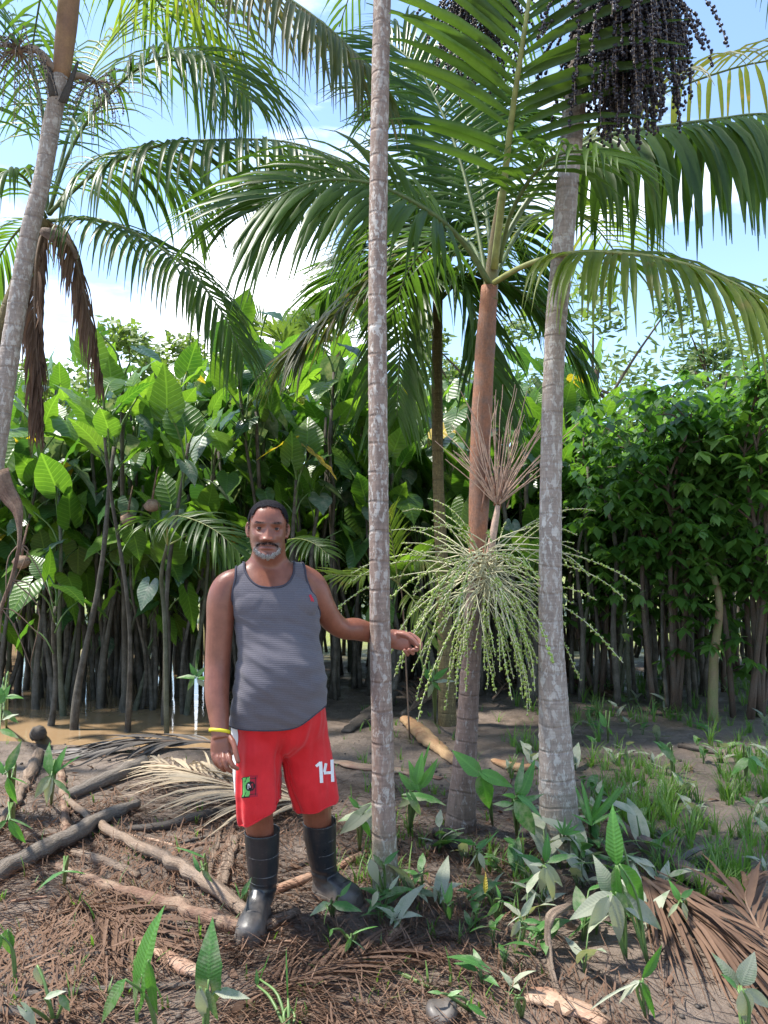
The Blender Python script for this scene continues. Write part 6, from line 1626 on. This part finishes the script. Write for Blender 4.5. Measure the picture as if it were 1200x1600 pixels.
leaf_plant('broad muddy leaves between the far boot and the slim trunk', 'arrowhead plant', (562, 1330), [((566, 1272), (526, 1278), 3.5, 1.2, LANCE, 'arum_half', TOP), ((562, 1270), (586, 1250), 3.5, 1.1, LANCE, 'arum_half', TOP), ((564, 1275), (528, 1305), 3.45, 1.0, ARROW, 'arum_mud', UP), ((566, 1280), (580, 1310), 3.45, 1.0, LANCE, 'arum_near', UP), ((560, 1262), (545, 1245), 3.5, 1., LANCE, 'arum_near', UP)])
leaf_plant('flattened muddy leaves in front of the far boot', 'arrowhead plant', (520, 1432), [((516, 1412), (480, 1424), 3.05, 1.3, LANCE, 'arum_half', TOP), ((520, 1414), (566, 1416), 3.05, 1.1, LANCE, 'arum_half', TOP), ((512, 1420), (500, 1448), 3.0, .6, STRAP, 'arum_near', TOP), ((532, 1400), (548, 1380), 3.1, .9, LANCE, 'arum_half', UP)])
leaf_plant('fresh pale green weed low beside the far boot', 'weed', (550, 1480), [((548, 1466), (538, 1490), 2.85, 1.0, LANCE, 'arum_near', UP), ((552, 1460), (585, 1440), 2.85, .7, STRAP, 'arum_near', TOP), ((548, 1468), (572, 1480), 2.85, .7, STRAP, 'arum_half', TOP), ((520, 1452), (512, 1464), 2.9, 1.3, LANCE, 'arum_near', TOP)])
leaf_plant('green leafy plant right beside the slim trunk, upright blades', 'arrowhead plant', (640, 1300), [((650, 1226), (660, 1178), 3.75, 1.0, LANCE, 'arum_near', UP), ((656, 1232), (686, 1188), 3.75, .9, LANCE, 'arum_near', UPR), ((648, 1235), (622, 1208), 3.75, 1.1, LANCE, 'arum_half', UPL), ((652, 1245), (700, 1250), 3.7, .9, ARROW, 'arum_half', TOP), ((646, 1245), (620, 1262), 3.7, 1.1, LANCE, 'arum_half', UP), ((652, 1225), (672, 1160), 3.8, .6, STRAP, 'arum_near', UP), ((645, 1250), (660, 1278), 3.65, 1.1, ARROW, 'arum_half', UP), ((656, 1238), (640, 1190), 3.75, .9, LANCE, 'arum_near', UP)])
leaf_plant('big bright arrowhead leaf hanging in front of the brown trunk', 'arrowhead plant', (770, 1290), [((752, 1208), (764, 1272), 3.7, 1.25, LANCE, 'arum_near', (-.2, -.95, .2)), ((748, 1206), (806, 1228), 3.7, 1.05, LANCE, 'arum_near', (.1, -.9, .5)), ((752, 1212), (710, 1174), 3.7, 1.25, LANCE, 'arum_near', (-.2, -.9, .4))])
leaf_plant('cluster of green and muddy leaves between brown and pale trunks', 'arrowhead plant', (808, 1312), [((806, 1246), (786, 1238), 3.6, 1.4, LANCE, 'arum_near', TOP), ((808, 1244), (856, 1272), 3.55, .9, LANCE, 'arum_near', TOP), ((804, 1252), (846, 1312), 3.5, 1.0, LANCE, 'arum_half', UP), ((810, 1250), (838, 1190), 3.65, .8, LANCE, 'arum_near', UP), ((800, 1256), (770, 1256), 3.55, 1.0, LANCE, 'arum_half', UP), ((808, 1256), (852, 1240), 3.6, .7, ARROW, 'arum_half', UP), ((806, 1240), (820, 1186), 3.6, .7, LANCE, 'arum_half', UP)])
leaf_plant('seedling with narrow pale leaves in front of the brown trunk', 'weed', (748, 1372), [((742, 1320), (716, 1306), 3.4, .9, LANCE, 'arum_near', TOP), ((744, 1325), (762, 1310), 3.4, .9, LANCE, 'arum_half', UP), ((746, 1330), (778, 1300), 3.4, .7, STRAP, 'arum_half', UP), ((744, 1335), (730, 1360), 3.35, .7, STRAP, 'arum_mud', UP), ((748, 1332), (760, 1362), 3.35, .9, LANCE, 'arum_mud', UP), ((742, 1318), (700, 1304), 3.4, .5, STRAP, 'arum_near', TOP)])
leaf_plant('thin pale seedling left of the muddy clearing', 'weed', (702, 1440), [((698, 1412), (706, 1382), 3.05, 1.0, LANCE, 'arum_near', UP), ((700, 1415), (704, 1442), 3.0, .9, LANCE, 'arum_near', UP), ((696, 1410), (690, 1380), 3.05, .6, STRAP, 'arum_half', UP)])
leaf_plant('yellow-green leaf pair in the middle of the litter', 'weed', (776, 1440), [((780, 1410), (760, 1436), 3.05, .9, LANCE, 'arum_near', UP), ((782, 1408), (806, 1412), 3.05, .6, STRAP, 'arum_near', TOP), ((782, 1404), (776, 1384), 3.05, .8, LANCE, 'arum_near', UP), ((758, 1396), (760, 1366), 3.1, .8, LANCE, 'arum_yellow', UP)])
leaf_plant('strap-leaved lily clump at the foot of the pale trunk', 'lily', (925, 1318), [((922, 1285), (912, 1222), 3.75, .9, STRAP, 'arum_near', UP), ((924, 1282), (972, 1232), 3.75, 1.1, STRAP, 'arum_near', UPR), ((926, 1284), (982, 1228), 3.8, .9, STRAP, 'arum_near', UPR), ((922, 1284), (946, 1226), 3.8, 1.1, STRAP, 'arum_near', UP), ((922, 1286), (898, 1230), 3.75, .9, STRAP, 'arum_half', UPL), ((926, 1288), (968, 1262), 3.7, 1.0, STRAP, 'arum_near', TOP), ((924, 1290), (916, 1250), 3.7, 1.2, STRAP, 'arum_near', UP), ((924, 1290), (898, 1268), 3.7, 1.0, STRAP, 'arum_near', TOP)], name='lily_clump')
leaf_plant('tall arrowhead leaf hanging bright green over the dead stalks', 'arrowhead plant', (1012, 1505), [((964, 1352), (952, 1264), 2.95, .95, LANCE, 'arum_near', (-.5, -.85, .2)), ((968, 1350), (1028, 1428), 2.9, .9, LANCE, 'arum_near', (.2, -.9, .4)), ((962, 1352), (964, 1438), 2.88, .6, LANCE, 'arum_near', (-.5, -.85, .1)), ((956, 1270), (994, 1302), 3.0, .8, LANCE, 'arum_near', TOP)])
leaf_plant('silvery mud-coated arrowhead leaf spread in the lower right', 'arrowhead plant', (978, 1500), [((962, 1398), (1056, 1450), 2.9, .9, LANCE, 'arum_mud', (0, -.8, .6)), ((958, 1396), (888, 1436), 2.9, 1.0, LANCE, 'arum_mud', (0, -.8, .6)), ((958, 1398), (976, 1484), 2.85, .9, LANCE, 'arum_mud', UP), ((954, 1392), (932, 1340), 2.95, 1.1, ARROW, 'arum_mud', UP), ((962, 1394), (1002, 1440), 2.88, .9, LANCE, 'arum_half', UP), ((950, 1400), (920, 1462), 2.85, .9, LANCE, 'arum_mud', UP)])
leaf_plant('muddy leaves crowded below the pale trunk', 'arrowhead plant', (858, 1400), [((850, 1352), (826, 1348), 3.3, 1.0, LANCE, 'arum_mud', TOP), ((852, 1350), (882, 1388), 3.25, .9, LANCE, 'arum_mud', UP), ((850, 1354), (846, 1400), 3.2, .9, LANCE, 'arum_mud', UP), ((856, 1348), (898, 1326), 3.3, .8, LANCE, 'arum_half', TOP), ((848, 1350), (808, 1330), 3.35, .7, LANCE, 'arum_half', TOP), ((854, 1356), (872, 1420), 3.15, .7, LANCE, 'arum_mud', UP), ((852, 1346), (858, 1306), 3.35, .9, LANCE, 'arum_near', UP)])
leaf_plant('spindly muddy weed in front of the muddy leaves', 'weed', (812, 1480), [((814, 1432), (838, 1398), 3.0, .8, LANCE, 'arum_mud', UP), ((812, 1438), (798, 1470), 2.95, .9, LANCE, 'arum_mud', UP), ((816, 1440), (846, 1470), 2.95, .7, STRAP, 'arum_half', UP), ((812, 1432), (790, 1442), 2.98, .7, STRAP, 'arum_mud', TOP), ((814, 1450), (806, 1500), 2.85, .5, STRAP, 'arum_half', UP), ((818, 1440), (852, 1436), 2.98, .8, LANCE, 'arum_half', TOP)])
leaf_plant('bright green forked seedling low in the right foreground', 'arrowhead plant', (1010, 1590), [((1004, 1528), (1038, 1480), 2.6, .75, LANCE, 'arum_near', UPR), ((1002, 1534), (1030, 1600), 2.5, .5, LANCE, 'arum_near', UP), ((1000, 1532), (960, 1560), 2.55, .6, LANCE, 'arum_mud', TOP), ((998, 1535), (910, 1566), 2.55, .35, STRAP, 'arum_mud', TOP)])
leaf_plant('upright grey-green muddy leaf at the right bottom corner', 'arrowhead plant', (1165, 1640), [((1158, 1540), (1182, 1490), 2.5, 1.5, LANCE, 'arum_mud', UP), ((1160, 1545), (1172, 1606), 2.42, 1.3, LANCE, 'arum_mud', UP), ((1165, 1545), (1214, 1580), 2.45, 1.0, LANCE, 'arum_mud', UP), ((1154, 1540), (1118, 1492), 2.55, .8, LANCE, 'arum_mud', UP), ((1152, 1545), (1130, 1520), 2.5, 1., LANCE, 'arum_half', TOP)])
leaf_plant('muddy weed among the dead leaf strips at the right', 'weed', (1070, 1440), [((1064, 1402), (1086, 1390), 3.0, 1.0, LANCE, 'arum_half', UP), ((1062, 1408), (1050, 1378), 3.0, .9, LANCE, 'arum_near', UP), ((1066, 1410), (1080, 1444), 2.95, .8, LANCE, 'arum_mud', UP), ((1060, 1412), (1040, 1432), 2.95, .8, LANCE, 'arum_half', TOP)])
leaf_plant('single arrowhead leaf standing in the grassy mud', 'arrowhead plant', (950, 1160), [((946, 1136), (938, 1112), 5.0, 1.1, LANCE, 'arum_near', UP), ((950, 1138), (960, 1150), 5.0, 1., LANCE, 'arum_near', UP)])
leaf_plant('grey-green arrowhead leaf bending right in the middle of the grass', 'arrowhead plant', (1052, 1225), [((1040, 1172), (1062, 1196), 4.3, 1.1, ARROW, 'arum_half', UP), ((1038, 1170), (1024, 1156), 4.3, 1.1, LANCE, 'arum_half', TOP)])
leaf_plant('broad rounded arrowhead leaf at the right edge of the grass', 'arrowhead plant', (1165, 1222), [((1172, 1186), (1140, 1204), 4.25, 1.5, LANCE, 'arum_near', TOP), ((1172, 1185), (1204, 1196), 4.25, 1.6, LANCE, 'arum_near', TOP), ((1170, 1184), (1186, 1216), 4.2, 1.2, LANCE, 'arum_near', UP)])
leaf_plant('tiny fan-leaved palm seedling at the front of the pale trunk', 'palm seedling', (882, 1330), [((880, 1304), (866, 1288), 3.6, .5, LANCE, 'arum_near', UP), ((880, 1304), (872, 1280), 3.6, .5, LANCE, 'arum_near', UP), ((880, 1304), (884, 1276), 3.6, .5, LANCE, 'arum_near', UP), ((880, 1304), (896, 1280), 3.6, .5, LANCE, 'arum_near', UP), ((880, 1304), (906, 1288), 3.6, .5, LANCE, 'arum_near', UP), ((880, 1304), (910, 1298), 3.6, .5, LANCE, 'arum_near', UP)], name='palm_seedling')
leaf_plant('tall thin grass shoot at the bottom centre left', 'weed', (452, 1620), [((450, 1560), (445, 1490), 2.5, .28, STRAP, 'arum_near', UP), ((452, 1575), (432, 1600), 2.5, .5, STRAP, 'arum_near', TOP), ((452, 1570), (466, 1590), 2.5, .4, STRAP, 'arum_near', TOP), ((402, 1540), (400, 1516), 2.6, .8, LANCE, 'arum_half', UP), ((406, 1530), (420, 1492), 2.6, .4, STRAP, 'arum_near', UP)])
leaf_plant('green leaf lying by the black nut', 'weed', (735, 1580), [((730, 1570), (765, 1588), 2.5, .9, LANCE, 'arum_near', TOP), ((700, 1556), (722, 1545), 2.55, .9, LANCE, 'arum_near', TOP), ((690, 1552), (668, 1548), 2.55, .9, LANCE, 'arum_half', TOP)])
leaf_plant('weed shoot left of the bark sheath at the bottom', 'weed', (815, 1590), [((806, 1555), (790, 1545), 2.5, .4, STRAP, 'arum_half', TOP), ((808, 1560), (800, 1590), 2.45, .4, STRAP, 'arum_half', UP), ((812, 1555), (826, 1530), 2.5, .4, STRAP, 'arum_near', UP)])
leaf_plant('grey-green leafy weed at the water edge just left of the arm', 'weed', (312, 1090), [((306, 1060), (276, 1052), 6.4, 1.0, LANCE, 'arum_half', TOP), ((306, 1058), (322, 1040), 6.4, 1.0, LANCE, 'arum_half', UP), ((308, 1062), (325, 1075), 6.3, 1.0, LANCE, 'arum_mud', UP), ((304, 1060), (290, 1080), 6.3, 1.0, LANCE, 'arum_near', UP), ((306, 1056), (296, 1036), 6.4, 1.0, LANCE, 'arum_near', UP), ((308, 1060), (335, 1058), 6.4, 1.0, LANCE, 'arum_near', TOP)])
leaf_plant('green leaf clump under the reaching hand', 'weed', (680, 1130), [((676, 1066), (690, 1080), 4.9, 1.0, LANCE, 'arum_near', UP), ((674, 1064), (660, 1040), 4.9, 1.0, LANCE, 'arum_near', UP), ((676, 1068), (668, 1092), 4.9, 1.0, LANCE, 'arum_half', UP), ((678, 1062), (700, 1042), 4.9, 1.0, LANCE, 'arum_near', UP), ((680, 1066), (712, 1060), 4.9, .9, LANCE, 'arum_mud', TOP), ((670, 1060), (652, 1018), 4.8, .4, STRAP, 'arum_near', UP)])
# small mud-splashed seedlings dotted over the right-hand mud
SEED = []
for i in range(6):
    q = random.Random(i + 40); mb = MB()
    for k in range(q.choice([3, 4, 5])):
        a = q.uniform(0, 6.28); d = V((math.cos(a), math.sin(a), q.uniform(.1, 1.2))).normalized(); l_ = q.uniform(.06, .13); h_ = q.uniform(.03, .12)
        blade(mb, (d.x * .02, d.y * .02, h_), V((d.x * .02, d.y * .02, h_)) + d * l_, (0, -.4, 1), q.choice([LANCE, LANCE, ARROW]), 1.0, .3, .2, .03, k)
        tube(mb, [(0, 0, -.01), (d.x * .01, d.y * .01, h_ * .6), (d.x * .02, d.y * .02, h_)], [.003, .0025, .002], 4, m=1)
    SEED.append(mb.mesh('seedling', [M['arum_mud'] if i % 2 else M['arum_half'], M['petiole']]))
q = random.Random(8)
for i in range(130):
    if i < 46: x, y = q.uniform(880, 1230), q.uniform(1040, 1200)
    elif i < 80: x, y = q.uniform(780, 1230), q.uniform(1180, 1420)
    elif i < 106: x, y = q.gauss(900, 90), q.gauss(1390, 60)
    else: x, y = q.uniform(560, 860), q.uniform(1300, 1560)
    g_ = G(x, y)
    o = bpy.data.objects.new('seedling', q.choice(SEED)); COL.objects.link(o); o.location = g_; s = q.uniform(.7, 1.35) * (1.3 if 80 <= i < 106 else 1); o.scale = (s, s, s); o.rotation_euler = (0, 0, q.uniform(0, 6.28))
    pl_ = ('at the foot of the right thicket' if y < 1120 else 'in the grassy mud right of the pale trunk' if x > 905 and y < 1300 else 'in the leafy patch below the pale trunk' if x > 780 and y > 1250 else 'between the slim and the pale trunk' if y < 1300 else 'in the litter below the slim trunk')
    tag(o, 'small mud-splashed seedling %s' % pl_, 'seedling', 'small seedlings on the mud')

# ================================================================== grass, litter
def grass():
    rnd = random.Random(2); mb = MB()
    def tuft(p, n, h):
        for _ in range(n):
            a = rnd.uniform(0, 6.28); d = V((math.cos(a), math.sin(a), 0)); l_ = h * rnd.uniform(.5, 1.2); ln = rnd.uniform(.25, .95); w_ = rnd.uniform(.0028, .0078)
            b = p + d * rnd.uniform(0, .03); sd = V((-d.y, d.x, 0)) * w_; vs = []; uv = []
            for k in range(4):
                u = k / 3; c = b + V((0, 0, l_ * (u - .25 * u * u * ln))) + d * (l_ * ln * u * u * .8); ww = sd * (1 - u * .85)
                vs += [c - ww, c + ww]; uv += [(-1, u), (1, u)]
            mb.add(vs, [(0, 1, 3, 2), (2, 3, 5, 4), (4, 5, 7, 6)], uv)
    n = 0
    while n < 470:
        x, y = rnd.uniform(800, 1260), 1060 + 350 * rnd.random() ** 1.35
        p = G(x, y); k = noise.noise(V((p.x * 1.6, p.y * 1.6, 5)))
        if k < -.05 + (.18 if y > 1260 else 0) + (.25 if x < 900 else 0): n += .25; continue
        tuft(p - V((0, 0, .01)), rnd.randrange(6, 15), rnd.uniform(.09, .26)); n += 1
    for _ in range(240):
        x, y = rnd.uniform(0, 860), rnd.uniform(1080, 1600); tuft(G(x, y) - V((0, 0, .008)), rnd.randrange(1, 5), rnd.uniform(.03, .11))
    for _ in range(60):
        x, y = rnd.uniform(560, 860), rnd.uniform(1110, 1260); tuft(G(x, y) - V((0, 0, .008)), rnd.randrange(3, 8), rnd.uniform(.06, .14))
    for cx_, cy__ in ((905, 1290), (640, 1310), (770, 1340), (610, 1372), (830, 1370), (590, 1365)):
        for _ in range(14): tuft(G(cx_ + rnd.gauss(0, 22), cy__ + rnd.gauss(0, 14)) - V((0, 0, .008)), rnd.randrange(3, 8), rnd.uniform(.06, .17))
    obj('grass', mb, M['grass'], None, kind='stuff')
grass()
def litter():
    rnd = random.Random(3); mb = MB()
    def dens(x, y):
        d = sstep(1.3, .1, x - .25 * (y - 2.5)) * sstep(5.6, 4.2, y)
        return d
    n = 0; tries = 0
    while n < 24000 and tries < 120000:
        tries += 1
        y = 1.75 + 3.9 * rnd.random() ** 1.5; x = rnd.uniform(-.62, .62) * y
        k = noise.noise(V((x * 2.1, y * 2.1, 9)))
        if rnd.random() > dens(x, y) * (.35 + 1.3 * max(0, k + .35)): continue
        a = rnd.gauss(2.6 + 1.6 * noise.noise(V((x * 1.3, y * 1.3, 2))), .55); d = V((math.cos(a), math.sin(a), 0)); l_ = rnd.uniform(.04, .17); w_ = rnd.uniform(.0014, .0036)
        h_ = rnd.random() ** 2 * .035 + .004; bend = rnd.uniform(-.25, .25); sd0 = V((-d.y, d.x, 0)); vs = []; uv = []
        tl_ = rnd.gauss(0, .03)
        for t in range(4):
            u = t / 3 - .5; cx_ = x + d.x * l_ * u + sd0.x * bend * l_ * u * u; cy__ = y + d.y * l_ * u + sd0.y * bend * l_ * u * u
            c = V((cx_, cy__, ground(cx_, cy__) + h_ + tl_ * u + .004)); ww = sd0 * w_ * (1 if t in (1, 2) else .5)
            vs += [c - ww, c + ww + V((0, 0, w_ * .9))]; uv += [(-1, u), (1, u)]
        mb.add(vs, [(0, 1, 3, 2), (2, 3, 5, 4), (4, 5, 7, 6)], uv); n += 1
    obj('leaf_litter', mb, M['litter'], None, kind='stuff')
    mb = MB(); n = 0
    while n < 520:      # flat scraps of bark and rotted leaf
        y = 1.8 + 4.2 * rnd.random() ** 1.3; x = rnd.uniform(-.6, .6) * y
        if rnd.random() > .15 + .85 * dens(x, y): continue
        a = rnd.uniform(0, 6.28); l_ = rnd.uniform(.012, .05); w_ = l_ * rnd.uniform(.12, .35); c = V((x, y, ground(x, y) + rnd.uniform(.003, .02))); d = V((math.cos(a), math.sin(a), rnd.gauss(0, .25))) * l_; s_ = V((-math.sin(a), math.cos(a), rnd.gauss(0, .4))) * w_
        up = V((0, 0, .2 * l_)); mb.add([c - d, c - d * .3 + s_ + up, c + d * .5 + s_ * .7, c + d, c + d * .3 - s_ + up, c - d * .5 - s_ * .8], [(0, 1, 4, 5), (1, 2, 3, 4)]); n += 1
    obj('bark_scraps', mb, M['frond_dead'], None, kind='stuff')
    mb = MB()
    for _ in range(700):    # mud crumbs
        y = 1.8 + 4.5 * rnd.random() ** 1.3; x = rnd.uniform(-.6, .6) * y; r = rnd.uniform(.004, .016)
        ico(mb, (x, y, ground(x, y) + r * .3), r, 1, sc=(1, 1.2, .7))
    s = M['log_dark']; obj('mud_crumbs', mb, s, None, kind='stuff')
litter()
